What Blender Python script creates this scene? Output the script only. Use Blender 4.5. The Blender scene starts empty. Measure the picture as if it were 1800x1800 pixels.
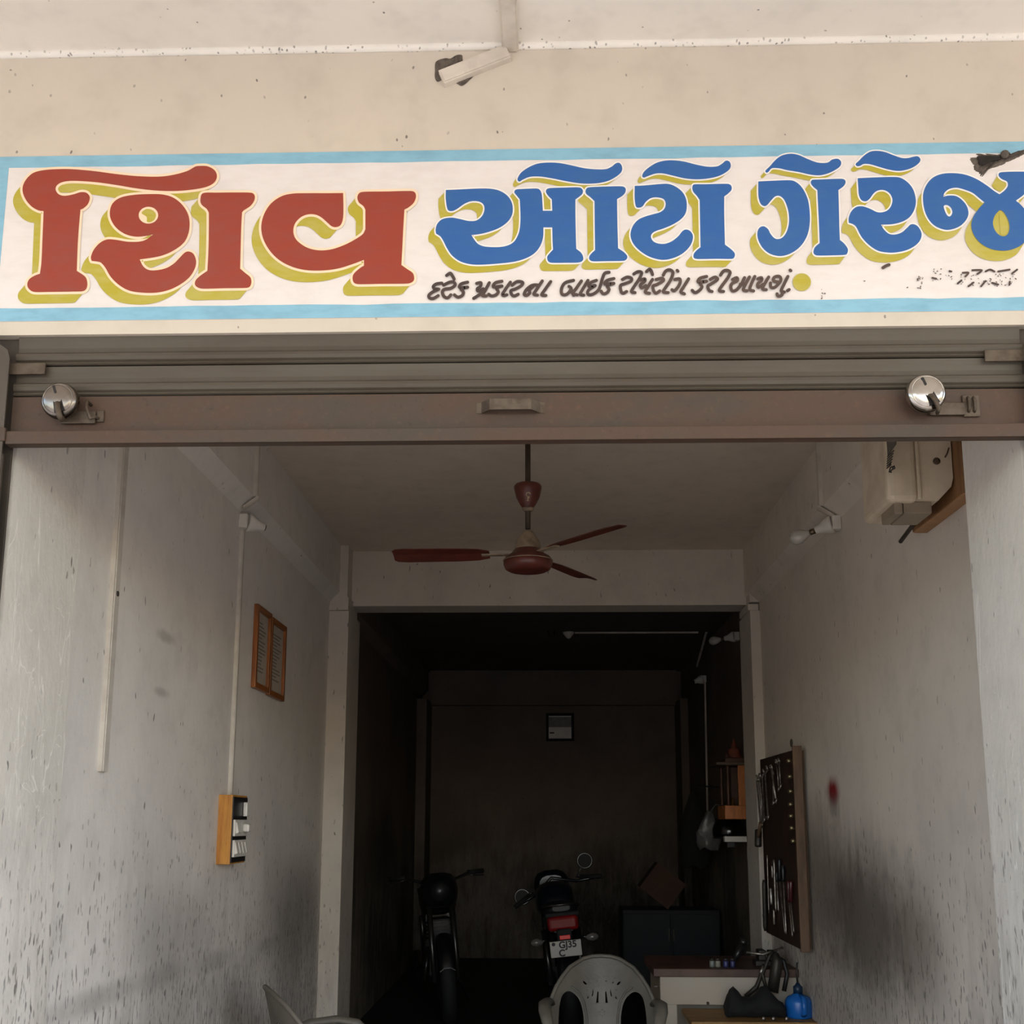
import bpy, bmesh, math, random
from mathutils import Vector, Matrix
random.seed(7)
scn = bpy.context.scene
COL = scn.collection

# ------------------------------------------------------------------ camera
F_PX, PPX, PPY = 2000.0, 900.0, 1076.0          # for an 1800x1800 frame
EYE = Vector((0.0, 0.0, 1.55))
def _axes(vy=(960, 1445), vz=(925, -9800)):
    Y = Vector((vy[0] - PPX, -(vy[1] - PPY), F_PX)).normalized()
    Z = Vector((vz[0] - PPX, -(vz[1] - PPY), F_PX))
    Z = (Z - Y * Z.dot(Y)).normalized()
    X = Y.cross(Z)
    if X.x < 0: X = -X
    return X, Y, Z
AX = _axes()
cam_d = bpy.data.cameras.new('camera')
cam_d.sensor_width = 36; cam_d.sensor_fit = 'HORIZONTAL'
cam_d.lens = F_PX / 1800 * 36
cam_d.shift_y = (PPY - 900) / 1800
cam_d.clip_start = 0.05
cam = bpy.data.objects.new('camera', cam_d); COL.objects.link(cam)
_r = Vector([a[0] for a in AX]); _u = Vector([a[1] for a in AX]); _w = Vector([a[2] for a in AX])
cam.matrix_world = Matrix(((_r.x, _u.x, -_w.x, EYE.x), (_r.y, _u.y, -_w.y, EYE.y), (_r.z, _u.z, -_w.z, EYE.z), (0, 0, 0, 1)))
scn.camera = cam
def at(px, py, ax, val):
    """point of the place seen at a pixel of the photograph, on the plane where coordinate ax is val"""
    d = Vector((px - PPX, -(py - PPY), F_PX))
    w = Vector((AX[0].dot(d), AX[1].dot(d), AX[2].dot(d)))
    return EYE + w * ((val - EYE[ax]) / w[ax])

# ------------------------------------------------------------------ light
wd = bpy.data.worlds.new('sky'); scn.world = wd; wd.use_nodes = True
nt = wd.node_tree; nt.nodes.clear()
o_ = nt.nodes.new('ShaderNodeOutputWorld'); b_ = nt.nodes.new('ShaderNodeBackground'); s_ = nt.nodes.new('ShaderNodeTexSky')
s_.sky_type = 'NISHITA'; s_.sun_disc = False; s_.sun_elevation = math.radians(50); s_.sun_rotation = math.radians(160)
s_.air_density = 1.0; s_.dust_density = 2.0; s_.ozone_density = 1.0
b_.inputs['Strength'].default_value = 0.66
nt.links.new(s_.outputs[0], b_.inputs[0]); nt.links.new(b_.outputs[0], o_.inputs[0])
sun_d = bpy.data.lights.new('sun', 'SUN'); sun_d.energy = 1.35; sun_d.angle = math.radians(1.0); sun_d.color = (1, .97, .93)
sun = bpy.data.objects.new('sun', sun_d); COL.objects.link(sun)
sun.rotation_euler = (math.radians(40), math.radians(-10), 0)   # high, a little behind the street
scn.view_settings.view_transform = 'Standard'; scn.view_settings.look = 'None'
scn.view_settings.exposure = 0.1; scn.view_settings.gamma = 1.0
scn.view_settings.use_curve_mapping = False
scn.cycles.diffuse_bounces = 4; scn.cycles.max_bounces = 8
scn.cycles.adaptive_threshold = 0.02; scn.cycles.caustics_reflective = False; scn.cycles.caustics_refractive = False

# ------------------------------------------------------------------ materials
def lin(c):
    return tuple(((x / 255) / 12.92 if x / 255 <= .04045 else ((x / 255 + .055) / 1.055) ** 2.4) for x in c[:3]) + (1.0,)
class NT:
    def __init__(self, name):
        self.m = bpy.data.materials.new(name); self.m.use_nodes = True
        self.t = self.m.node_tree; self.b = self.t.nodes['Principled BSDF']
        self.tc = self.t.nodes.new('ShaderNodeTexCoord')
    def n(self, typ, **kw):
        x = self.t.nodes.new(typ)
        for k, v in kw.items(): setattr(x, k, v)
        return x
    def l(self, a, b): self.t.links.new(a, b)
    def coords(self, scale=(1, 1, 1), loc=(0, 0, 0)):
        mp = self.n('ShaderNodeMapping'); mp.inputs['Scale'].default_value = scale; mp.inputs['Location'].default_value = loc
        self.l(self.tc.outputs['Object'], mp.inputs['Vector']); return mp.outputs[0]
    def noise(self, scale, detail=4, rough=.55, vec=None, dist=0):
        x = self.n('ShaderNodeTexNoise'); x.inputs['Scale'].default_value = scale; x.inputs['Detail'].default_value = detail
        x.inputs['Roughness'].default_value = rough; x.inputs['Distortion'].default_value = dist
        self.l(vec if vec is not None else self.tc.outputs['Object'], x.inputs['Vector']); return x.outputs['Fac']
    def ramp(self, fac, a, b, va=0.0, vb=1.0):
        x = self.n('ShaderNodeMapRange'); x.interpolation_type = 'SMOOTHSTEP'
        for i, v in zip(('From Min', 'From Max', 'To Min', 'To Max'), (a, b, va, vb)): x.inputs[i].default_value = v
        self.l(fac, x.inputs['Value']); return x.outputs['Result']
    def math(self, op, a, b=None):
        x = self.n('ShaderNodeMath', operation=op); x.use_clamp = op in ('MULTIPLY_ADD',)
        for i, v in ((0, a), (1, b)):
            if v is None: continue
            if isinstance(v, (int, float)): x.inputs[i].default_value = v
            else: self.l(v, x.inputs[i])
        return x.outputs[0]
    def mix(self, fac, a, b, mode='MIX'):
        x = self.n('ShaderNodeMix', data_type='RGBA', blend_type=mode)
        for i, v in ((0, fac), (6, a), (7, b)):
            if isinstance(v, (int, float)): x.inputs[i].default_value = v
            elif isinstance(v, tuple): x.inputs[i].default_value = v
            else: self.l(v, x.inputs[i])
        return x.outputs[2]
    def bump(self, h, strength=.3, dist=.01):
        x = self.n('ShaderNodeBump'); x.inputs['Strength'].default_value = strength; x.inputs['Distance'].default_value = dist
        self.l(h, x.inputs['Height']); self.l(x.outputs[0], self.b.inputs['Normal'])
    def sep(self):
        x = self.n('ShaderNodeSeparateXYZ'); self.l(self.tc.outputs['Object'], x.inputs[0]); return x.outputs
    def col(self, c): self.l(c, self.b.inputs['Base Color'])
    def rough(self, r): self.b.inputs['Roughness'].default_value = r
MATS = {}
def plain(name, c, rough=.6, metal=0.0, var=.15, scale=12, bump=0.0, dark=None, coat=0, stretch=(1, 1, 1), spec=.5):
    """one colour with mottling (towards dark) and fine relief"""
    if name in MATS: return MATS[name]
    t = NT(name); v = t.coords(stretch)
    f = t.noise(scale, 5, .6, v)
    base = lin(c); dk = lin(dark) if dark else tuple(x * (1 - var * 2) for x in base[:3]) + (1,)
    t.col(t.mix(t.ramp(f, .35, .72, 0, 1 if dark else .8), base, dk))
    t.rough(rough); t.b.inputs['Metallic'].default_value = metal; t.b.inputs['Coat Weight'].default_value = coat
    t.b.inputs['Specular IOR Level'].default_value = spec
    if bump: t.bump(t.noise(scale * 6, 4, .6, v), bump, .004)
    MATS[name] = t.m; return t.m
def wall_mat(name, base, chips=.25, grime=0.0, gtop=1.7, gcol=(96, 88, 78), blobs=(), relief=.25, tint=(176, 168, 160), scratch=0.0, wash=.5):
    """painted plaster: mottled, with flaked flecks, rubbed streaks, grime low down, scratches, and blots (centre, radius, strength, colour)"""
    if name in MATS: return MATS[name]
    t = NT(name)
    big = t.noise(1.3, 2, .55); mid = t.noise(7, 3, .65)
    c = t.mix(t.ramp(big, .3, .72), lin(base), lin(tint))
    c = t.mix(t.ramp(mid, .42, .78, 0, .30), c, lin([x * .82 for x in base]))
    st = t.noise(1.0, 3, .7, t.coords((15, 15, 3.2)))
    z = t.sep()[2]
    low = t.ramp(z, gtop, gtop - 1.3) if grime else None
    wn = {}
    def wv(v, loc):
        a_ = t.n('ShaderNodeVectorMath', operation='ADD'); t.l(v, a_.inputs[0])
        k_ = t.n('ShaderNodeCombineXYZ'); m_ = t.math('MULTIPLY', mid, 3.0); t.l(m_, k_.inputs[0]); t.l(m_, k_.inputs[1]); t.l(t.math('MULTIPLY', st, 2.0), k_.inputs[2]); t.l(k_.outputs[0], a_.inputs[1]); return a_.outputs[0]
    def flecks(sc, lo, hi, loc):
        """flakes: one drop-shaped spot in some cells of a stretched cell pattern"""
        v = t.coords(sc, loc); w = t.n('ShaderNodeTexVoronoi', feature='F1'); w.inputs['Scale'].default_value = 1.0; w.inputs['Randomness'].default_value = 1.0
        t.l(wv(v, loc), w.inputs['Vector'])
        sp_ = t.n('ShaderNodeSeparateXYZ'); t.l(w.outputs['Color'], sp_.inputs[0])
        spot = t.ramp(w.outputs['Distance'], .30, .20)
        if low is None: dens = lo
        else: dens = t.math('ADD', t.math('MULTIPLY', t.math('MULTIPLY', low, t.ramp(big, .25, .65, .5, 1.0)), hi - lo), lo)
        pick = t.math('LESS_THAN', sp_.outputs[0], dens)
        return t.math('MULTIPLY', spot, t.math('MULTIPLY', pick, t.ramp(sp_.outputs[1], 0, 1, .35, 1)))
    if low is not None:
        g = t.math('MULTIPLY', low, t.ramp(t.math('ADD', t.math('MULTIPLY', st, .6), t.math('MULTIPLY', big, .75)), .52, .86))
        c = t.mix(t.math('MULTIPLY', g, grime), c, lin(gcol))
    for (p, r, sg, bc) in blobs:
        vm = t.n('ShaderNodeVectorMath', operation='SUBTRACT'); t.l(t.tc.outputs['Object'], vm.inputs[0]); vm.inputs[1].default_value = p
        vs = t.n('ShaderNodeVectorMath', operation='DIVIDE'); t.l(vm.outputs[0], vs.inputs[0]); vs.inputs[1].default_value = r
        ln = t.n('ShaderNodeVectorMath', operation='LENGTH'); t.l(vs.outputs[0], ln.inputs[0])
        d = t.math('ADD', ln.outputs['Value'], t.math('MULTIPLY', t.math('SUBTRACT', t.math('ADD', t.math('MULTIPLY', st, .5), t.math('MULTIPLY', mid, .5)), .5), 1.0))
        c = t.mix(t.ramp(d, 1.05, .2, 0, sg), c, lin(bc))
    f1 = flecks((48, 48, 17) if grime else (80, 80, 52), chips * .10, chips * .10 + grime * 1.1, (0, 0, 0))
    fl_ = f1
    c = t.mix(t.math('MULTIPLY', fl_, .75), c, lin((82, 78, 72)))
    if grime:
        fn = t.noise(1.0, 2, .6, t.coords((62, 62, 15), (9, 2, 4)))
        f3 = t.ramp(t.math('ADD', fn, t.math('MULTIPLY', low, .17 * min(1, grime * 1.6))), .70, .77); c = t.mix(t.math('MULTIPLY', f3, .6), c, lin((96, 91, 84)))
    h = t.noise(30, 3, .65, t.coords((1, 1, .6)))
    if scratch:
        a_ = t.noise(1.0, 3, .5, t.coords((9, 9, 1.1), (1, 2, 3)), .6); ridge = t.ramp(t.math('ABSOLUTE', t.math('SUBTRACT', a_, .5)), .008, .002)
        b2 = t.noise(1.0, 2, .5, t.coords((7, 7, 5), (5, 2, 8)), 1.5); r2 = t.ramp(t.math('ABSOLUTE', t.math('SUBTRACT', b2, .56)), .006, .002)
        sm = t.math('MULTIPLY', t.math('MAXIMUM', ridge, t.math('MULTIPLY', r2, .8)), t.ramp(big, .42, .55, 0, scratch))
        c = t.mix(sm, c, lin((244, 238, 228)))
    t.col(c); t.rough(.85)
    t.b.inputs['Specular IOR Level'].default_value = .25
    t.bump(h, relief, .006)
    MATS[name] = t.m; return t.m

# ------------------------------------------------------------------ mesh helpers
class MB:
    def __init__(self): self.v = []; self.f = []; self.s = []
    def add(self, vs, fs, smooth=False):
        n = len(self.v); self.v += [Vector(p) for p in vs]
        self.f += [tuple(i + n for i in f) for f in fs]; self.s += [smooth] * len(fs); return self
    def box(self, x0, x1, y0, y1, z0, z1, bev=0.0, seg=2, rot=None, at_=None):
        bm = bmesh.new(); bmesh.ops.create_cube(bm, size=1)
        for q in bm.verts: q.co = Vector((q.co.x * (x1 - x0), q.co.y * (y1 - y0), q.co.z * (z1 - z0)))
        if bev: bmesh.ops.bevel(bm, geom=bm.edges[:], offset=bev, segments=seg, affect='EDGES', profile=.5)
        c = Vector(((x0 + x1) / 2, (y0 + y1) / 2, (z0 + z1) / 2))
        bm.verts.index_update()
        vs = [(rot @ q.co if rot else q.co) + c for q in bm.verts]
        self.add(vs, [[q.index for q in f.verts] for f in bm.faces], False); bm.free(); return self
    def loft(self, rings, closed=True, caps=True, smooth=True):
        n = len(rings[0]); vs = [p for r in rings for p in r]; fs = []
        for i in range(len(rings) - 1):
            for j in range(n if closed else n - 1):
                a, b = i * n + j, i * n + (j + 1) % n
                fs.append((a, b, b + n, a + n))
        self.add(vs, fs, smooth)
        if caps and closed:
            m = len(self.v) - len(vs)
            self.f += [tuple(m + i for i in reversed(range(n))), tuple(m + (len(rings) - 1) * n + i for i in range(n))]; self.s += [False, False]
        return self
    def tube(self, pts, r, n=8, caps=True, smooth=True, flat=None, closed=False):
        pts = [Vector(p) for p in pts]; rs = r if isinstance(r, (list, tuple)) else [r] * len(pts)
        rings = []; up = None
        for i, p in enumerate(pts):
            a = pts[i - 1] if (i or closed) else p; b = pts[(i + 1) % len(pts)] if (i < len(pts) - 1 or closed) else p
            d = (b - a).normalized()
            if up is None: up = Vector((0, 0, 1)) if abs(d.z) < .9 else Vector((1, 0, 0))
            s = d.cross(up)
            if s.length < 1e-5: s = d.cross(Vector((0, 1, 0)))
            s.normalize(); up = s.cross(d).normalized()
            fl = flat or 1.0
            rings.append([p + (s * math.cos(t) + up * math.sin(t) * fl) * rs[i] for t in [2 * math.pi * (k + .5) / n for k in range(n)]])
        if closed: rings.append(rings[0])
        return self.loft(rings, True, caps and not closed, smooth)
    def lathe(self, prof, c=(0, 0, 0), axis=(0, 0, 1), n=24, caps=True, smooth=True):
        ax = Vector(axis).normalized(); u = ax.orthogonal().normalized(); w = ax.cross(u); c = Vector(c)
        rings = [[c + ax * z + (u * math.cos(t) + w * math.sin(t)) * max(r, 1e-4) for t in [2 * math.pi * k / n for k in range(n)]] for r, z in prof]
        return self.loft(rings, True, caps, smooth)
    def prism(self, poly, fn, d0, d1, smooth=False):
        """poly: 2-D outline; fn(u, v, d) -> point"""
        n = len(poly); vs = [fn(u, v, d0) for u, v in poly] + [fn(u, v, d1) for u, v in poly]
        fs = [tuple(range(n))[::-1], tuple(range(n, 2 * n))] + [(i, (i + 1) % n, n + (i + 1) % n, n + i) for i in range(n)]
        return self.add(vs, fs, smooth)
    def xf(self, m):
        self.v = [m @ p for p in self.v]; return self
    def mesh(self, name):
        me = bpy.data.meshes.new(name)
        bm = bmesh.new(); vs = [bm.verts.new(p) for p in self.v]
        for f, s in zip(self.f, self.s):
            try: q = bm.faces.new([vs[i] for i in f]); q.smooth = s
            except ValueError: pass
        bmesh.ops.remove_doubles(bm, verts=bm.verts[:], dist=1e-6)
        bmesh.ops.recalc_face_normals(bm, faces=bm.faces[:])
        bm.to_mesh(me); bm.free(); return me
WLOC = {}                                        # world place of every root and part (children are built in world coordinates)
LOCAL = set()                                    # things built in coordinates of their own
def thing(name, label, cat, loc, group=None, local=False, rotz=0.0):
    o = bpy.data.objects.new(name, None); o.empty_display_size = .05; COL.objects.link(o)
    o.location = loc; o.rotation_euler = (0, 0, rotz); WLOC[o.name] = Vector(loc) if not local else Vector((0, 0, 0))
    if local: LOCAL.add(o.name)
    return tag(o, label, cat, group)
def tag(o, label, cat, group=None, kind=None):
    o['label'] = label; o['category'] = cat
    if group: o['group'] = group
    if kind: o['kind'] = kind
    return o
def put(name, mb, m, parent=None, label=None, origin=None, mesh=None):
    """link a mesh (world coordinates, or the thing's own) as an object"""
    if mesh is None: mesh = mb.mesh(name)
    if origin is None:
        if parent: org = WLOC[parent.name]
        else:
            xs = [q.co for q in mesh.vertices]
            org = Vector(((min(p.x for p in xs) + max(p.x for p in xs)) / 2, (min(p.y for p in xs) + max(p.y for p in xs)) / 2, min(p.z for p in xs)))
    else: org = Vector(origin)
    mesh.transform(Matrix.Translation(-org))
    mesh.materials.clear(); mesh.materials.append(m)
    o = bpy.data.objects.new(name, mesh); COL.objects.link(o)
    if parent:
        o.parent = parent; o.location = org - WLOC[parent.name]
    else: o.location = org
    WLOC[o.name] = org
    if label: o['label'] = label
    return o
def structure(name, mb, m, label, cat):
    o = put(name, mb, m, origin=(0, 0, 0)); return tag(o, label, cat, kind='structure')
def copy_tree(o, parent=None):
    c = o.copy(); COL.objects.link(c)
    if parent: c.parent = parent
    for ch in o.children: copy_tree(ch, c)
    return c
def smooth_loop(pts, step=None, k=6):
    """closed outline through points; a third value marks a sharp corner"""
    P = [Vector((p[0], p[1])) for p in pts]; C = [len(p) > 2 for p in pts]; n = len(P); out = []
    for i in range(n):
        p0, p1, p2, p3 = P[i - 1], P[i], P[(i + 1) % n], P[(i + 2) % n]
        t1 = (p2 - p1) * .9 if C[i] else (p2 - p0) * .5
        t2 = (p2 - p1) * .9 if C[(i + 1) % n] else (p3 - p1) * .5
        L = (p2 - p1).length
        t1 = t1 * min(1, 1.2 * L / max(t1.length, 1e-6)); t2 = t2 * min(1, 1.2 * L / max(t2.length, 1e-6))
        for j in range(k):
            s = j / k; h = (2 * s**3 - 3 * s**2 + 1, s**3 - 2 * s**2 + s, -2 * s**3 + 3 * s**2, s**3 - s**2)
            out.append(p1 * h[0] + t1 * h[1] + p2 * h[2] + t2 * h[3])
    return out
def grow(loop, d):
    """offset a closed outline outward by d"""
    n = len(loop); A = sum(loop[i].x * loop[(i + 1) % n].y - loop[(i + 1) % n].x * loop[i].y for i in range(n)); sg = 1 if A > 0 else -1
    out = []
    for i in range(n):
        t = loop[(i + 1) % n] - loop[i - 1]
        nn = Vector((t.y, -t.x)).normalized() * sg if t.length > 1e-9 else Vector((0, 0))
        out.append(loop[i] + nn * d)
    return out
def filled(loops, name='fill', extrude=0.0):
    """2-D filled mesh (x, y, 0) of closed outlines; inner loops are holes"""
    cu = bpy.data.curves.new(name, 'CURVE'); cu.dimensions = '2D'; cu.fill_mode = 'BOTH' if extrude else 'FRONT'; cu.extrude = extrude
    for lp in loops:
        s = cu.splines.new('POLY'); s.points.add(len(lp) - 1); s.use_cyclic_u = True
        for q, p in zip(s.points, lp): q.co = (p[0], p[1], 0, 1)
    o = bpy.data.objects.new(name, cu); COL.objects.link(o)
    dg = bpy.context.evaluated_depsgraph_get(); me = bpy.data.meshes.new_from_object(o.evaluated_get(dg))
    bpy.data.objects.remove(o); bpy.data.curves.remove(cu); return me
def text_mesh(s, size, extrude=0.0):
    cu = bpy.data.curves.new('text_curve', 'FONT'); cu.body = s; cu.size = size; cu.extrude = extrude; cu.align_x = 'LEFT'; cu.offset = size * .035
    o = bpy.data.objects.new('text_curve', cu); COL.objects.link(o)
    dg = bpy.context.evaluated_depsgraph_get(); me = bpy.data.meshes.new_from_object(o.evaluated_get(dg))
    bpy.data.objects.remove(o); bpy.data.curves.remove(cu); return me

# ------------------------------------------------------------------ the place: measures
YF = 2.70                      # facade face
FL = 0.12                      # shop floor
XL, XR, XR2 = -1.37, 1.35, 1.50
XLU, XRU = -1.31, 1.28         # walls above the ledge
CZ, CZ2 = 3.29, 3.20
YB = 12.6
LINT = 2.774; PORCH = 3.58

P_FACADE = wall_mat('facade_paint', (214, 203, 187), chips=.22, relief=.16, tint=(208, 198, 184))
P_PORCH = wall_mat('porch_ceiling_paint', (246, 239, 228), chips=.22, relief=.16, tint=(238, 231, 220))
def _L(px, py): return tuple(at(px, py, 0, XL))
def _R(px, py): return tuple(at(px, py, 0, XR))
SMEAR = [(_L(x_, y_), (1, .34, .055), .30, (112, 108, 104)) for x_, y_ in ((130, 1772), (200, 1745), (285, 1716), (380, 1688), (470, 1660))]
P_LEFT = wall_mat('left_wall_paint', (232, 225, 216), chips=.35, grime=.55, gtop=1.95, gcol=(154, 148, 140), tint=(222, 216, 209),
                  blobs=SMEAR + [(_L(520, 1610), (1, 1.1, .42), .45, (92, 84, 76)), (_L(292, 1120), (1, .14, .03), .4, (116, 112, 106)), (_L(284, 1217), (1, .11, .025), .4, (116, 112, 106)), (_L(300, 1650), (1, .6, .25), .25, (112, 106, 98))])
P_RIGHT = wall_mat('right_wall_paint', (230, 219, 205), chips=.3, grime=.5, gtop=1.9, gcol=(140, 128, 115), tint=(221, 211, 199),
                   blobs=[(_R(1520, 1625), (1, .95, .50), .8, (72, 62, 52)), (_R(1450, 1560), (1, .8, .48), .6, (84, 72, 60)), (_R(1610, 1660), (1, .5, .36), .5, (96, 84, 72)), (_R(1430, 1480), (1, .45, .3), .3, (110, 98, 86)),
                          (_R(1464, 1390), (1, .15, .085), 1.0, (140, 34, 34)), (_R(1464, 1416), (1, .14, .075), .5, (110, 92, 88)), (_R(1490, 1745), (1, .6, .10), .35, (212, 204, 194))])
P_BACK = wall_mat('shaded_back_paint', (124, 113, 104), tint=(112, 102, 94), chips=.3, grime=.9, gtop=1.9, gcol=(48, 40, 35))  # rear-bay shade put into the base colour, with grime low down
P_LEFT2 = wall_mat('shaded_rear_side_paint', (128, 115, 101), tint=(112, 101, 89), chips=.3, grime=.9, gtop=2.0, gcol=(46, 39, 34),  # both rear side walls: shade of the bay darkens the paint itself
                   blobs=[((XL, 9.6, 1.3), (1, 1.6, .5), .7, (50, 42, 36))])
P_CEIL = wall_mat('ceiling_paint', (226, 212, 196), chips=.08, relief=.1, tint=(218, 205, 190))
P_CEIL2 = wall_mat('shaded_rear_ceiling_paint', (112, 101, 91), chips=.08, relief=.1, tint=(104, 95, 86))  # ceiling paint darkened to carry the shade of the rear bay
P_TRIM = wall_mat('pillar_paint', (212, 203, 190), chips=.5, grime=.3, gtop=1.6, tint=(204, 193, 180))
P_JAMB = wall_mat('jamb_paint', (226, 219, 209), chips=.5, grime=.7, gtop=2.0, gcol=(150, 141, 128), tint=(218, 212, 202), relief=.45, scratch=.8)
M_FLOOR = plain('floor_concrete', (104, 96, 88), .7, var=.2, scale=3, bump=.2)
M_STREET = plain('street_concrete', (196, 186, 172), .9, var=.12, scale=1.5, bump=.2)

structure('ground', MB().box(-25, 25, -40, 2.6, -.3, 0), M_STREET, 'pale concrete ground in front of the shop', 'ground')
structure('floor', MB().box(-1.7, 1.9, 2.6, 7.3, -.3, FL), M_FLOOR, 'grey concrete floor inside the garage', 'floor')
structure('floor_rear', MB().box(-1.7, 1.9, 7.3, 12.9, -.3, FL), plain('shaded_rear_floor', (34, 31, 29), .6, var=.25, scale=3, bump=.2), 'concrete floor under the motorcycles, coloured dark for the rear-bay shade', 'floor')  # darker copy of the concrete, standing in for shade at the back
wf = MB().box(-4, 4, YF, YF + .2, LINT, 4.2)
wf.box(-4, -1.47, YF, YF + .2, 0, LINT).box(1.31, 4, YF, YF + .2, 0, LINT)
structure('wall_front', wf, P_FACADE, 'cream painted shopfront wall around the sign and above the shutter', 'wall')
structure('ceiling_porch', MB().box(-4, 4, -2.6, YF, PORCH, PORCH + .2), P_PORCH, 'cream porch ceiling above the shopfront', 'ceiling')
structure('trim_1', MB().box(-1.7, -1.355, 2.76, 3.185, FL - .2, 3.3), P_JAMB, 'flaked white jamb of the doorway on the side of the switchboard', 'jamb')
structure('trim_2', MB().box(1.188, 1.9, 2.76, 3.14, FL - .2, 3.3), P_JAMB, 'scratched white jamb of the doorway beside the electricity meter', 'jamb')
def side_wall(sgn, xlo, xup, y0, y1, zc):
    w = 0.35 * sgn
    prof = [(xlo, FL - .2), (xlo, 2.92), (xup, 2.985), (xup, zc + .1), (xlo + w, zc + .1), (xlo + w, FL - .2)]
    return MB().prism(prof, lambda u, v, d: (u, d, v), y0, y1)
structure('wall_left', side_wall(-1, XL, XLU, 3.0, 7.4, CZ), P_LEFT, 'pale stained side wall carrying the switchboard and two certificates', 'wall')
structure('wall_left_rear', side_wall(-1, XL, XLU, 7.4, 12.9, CZ), P_LEFT2, 'side wall with its shade painted in, behind the pillar, on the bike side', 'wall')
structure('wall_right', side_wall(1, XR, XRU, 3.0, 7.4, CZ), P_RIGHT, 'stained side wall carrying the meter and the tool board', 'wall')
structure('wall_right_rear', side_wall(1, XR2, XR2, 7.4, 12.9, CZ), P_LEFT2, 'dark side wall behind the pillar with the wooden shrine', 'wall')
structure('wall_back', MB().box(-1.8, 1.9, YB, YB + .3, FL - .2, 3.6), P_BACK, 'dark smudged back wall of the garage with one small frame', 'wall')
structure('ceiling', MB().box(-1.7, 1.9, 2.88, 7.3, CZ, CZ + .25), P_CEIL, 'plain grey ceiling over the fan', 'ceiling')
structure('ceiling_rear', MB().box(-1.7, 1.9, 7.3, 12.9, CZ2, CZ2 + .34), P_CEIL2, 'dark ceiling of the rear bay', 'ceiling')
structure('trim_3', MB().box(-1.5, 1.6, 7.22, 7.46, 2.925, CZ + .1), P_TRIM, 'wide concrete cross beam behind the ceiling fan', 'beam')
p = MB().box(-1.45, -1.247, 7.06, 7.5, FL, 2.865).box(-1.45, -1.25, 7.045, 7.4, 2.868, 2.895).box(-1.45, -1.25, 7.06, 7.4, 2.898, 2.955).box(-1.4, -1.258, 7.06, 7.4, 2.955, CZ)
structure('trim_4', p, P_TRIM, 'cream pillar standing out of the wall beside the certificates', 'pillar')
p = MB().box(1.29, 1.5, 7.1, 7.5, FL, 2.865).box(1.275, 1.34, 7.085, 7.4, 2.865, 2.905).box(1.29, 1.352, 7.1, 7.4, 2.92, 2.975)
structure('trim_5', p, P_TRIM, 'cream pillar standing out of the wall behind the tool board', 'pillar')
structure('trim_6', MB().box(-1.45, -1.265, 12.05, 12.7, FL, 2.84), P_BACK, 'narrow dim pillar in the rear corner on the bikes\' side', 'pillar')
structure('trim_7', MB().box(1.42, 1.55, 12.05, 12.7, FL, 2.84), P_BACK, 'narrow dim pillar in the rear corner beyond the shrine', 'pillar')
structure('trim_9', MB().tube([(-4, YF - .004, PORCH - .004), (4, YF - .004, PORCH - .004)], .011, 8), wall_mat('cove_paint', (246, 240, 230), chips=7.0, relief=.4, tint=(240, 234, 224)), 'pitted bead of plaster between porch ceiling and shopfront wall', 'moulding')
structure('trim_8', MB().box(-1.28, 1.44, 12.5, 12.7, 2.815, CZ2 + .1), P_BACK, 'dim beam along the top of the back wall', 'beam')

# ------------------------------------------------------------------ painted sign (flat paint on the facade, laid out in metres on the wall)
def sp(px, py): q = at(px, py, 1, YF); return Vector((q.x, q.z))
def crop(x0, y0, s): return lambda pts: [(x0 + p[0] / s, y0 + p[1] / s) + tuple(p[2:]) for p in pts]
CA = crop(0, 250, 1800 / 460); CB = crop(400, 250, 1800 / 460); CC = crop(740, 250, 1800 / 460)
CD = crop(1080, 250, 1800 / 380); CE = crop(1400, 220, 4.5); CF = crop(740, 460, 1800 / 380); CG = crop(1060, 450, 1800 / 380); CH = crop(1400, 440, 4.5)
c = 1
def wallpaint(name, loops, off, m, parent):
    """loops: outlines in wall metres (x, z)"""
    me = filled(loops, name)
    for q in me.vertices: q.co = (q.co.x, YF - off, q.co.y)
    me.flip_normals() if me.polygons and me.polygons[0].normal.y > 0 else None
    for pl in me.polygons: pl.use_smooth = False
    return put(name, None, m, parent, mesh=me)
def paint_mat(name, col, dark, coarse=14):
    t = NT(name); a = t.noise(coarse, 5, .6, t.coords((1, 1, 3))); b2 = t.noise(3.0, 4)
    t.col(t.mix(t.ramp(t.math('ADD', t.math('MULTIPLY', a, .6), t.math('MULTIPLY', b2, .5)), .42, .75), lin(col), lin(dark)))
    t.rough(.55); t.b.inputs['Specular IOR Level'].default_value = .3
    t.bump(t.noise(90, 3, .6, t.coords((.4, 1, 3))), .12, .002); return t.m
M_WHITE = paint_mat('sign_white_paint', (234, 227, 223), (226, 218, 213))
M_SKYBLUE = paint_mat('sign_pale_blue_paint', (142, 192, 214), (128, 174, 196))
M_RED = paint_mat('sign_brick_red_paint', (156, 64, 48), (150, 72, 60))
M_BLUE = paint_mat('sign_blue_paint', (48, 98, 166), (58, 104, 162))
M_YEL = paint_mat('sign_mustard_paint', (182, 168, 52), (190, 178, 96))
M_CREAM = paint_mat('sign_cream_outline_paint', (252, 224, 190), (248, 218, 188))
M_OUTW = paint_mat('sign_white_outline_paint', (246, 242, 238), (240, 236, 232))
M_INK = paint_mat('sign_dark_script_paint', (72, 60, 58), (92, 76, 68))
sx0, sx1 = at(0, 300, 1, YF).x - .035, 1.42
z_top = at(900, 263, 1, YF).z; z_bot = at(900, 556, 1, YF).z
sign = thing('painted_sign', 'long white painted signboard with brick red and blue lettering above the shutter', 'sign', (0, YF, z_bot))
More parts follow.
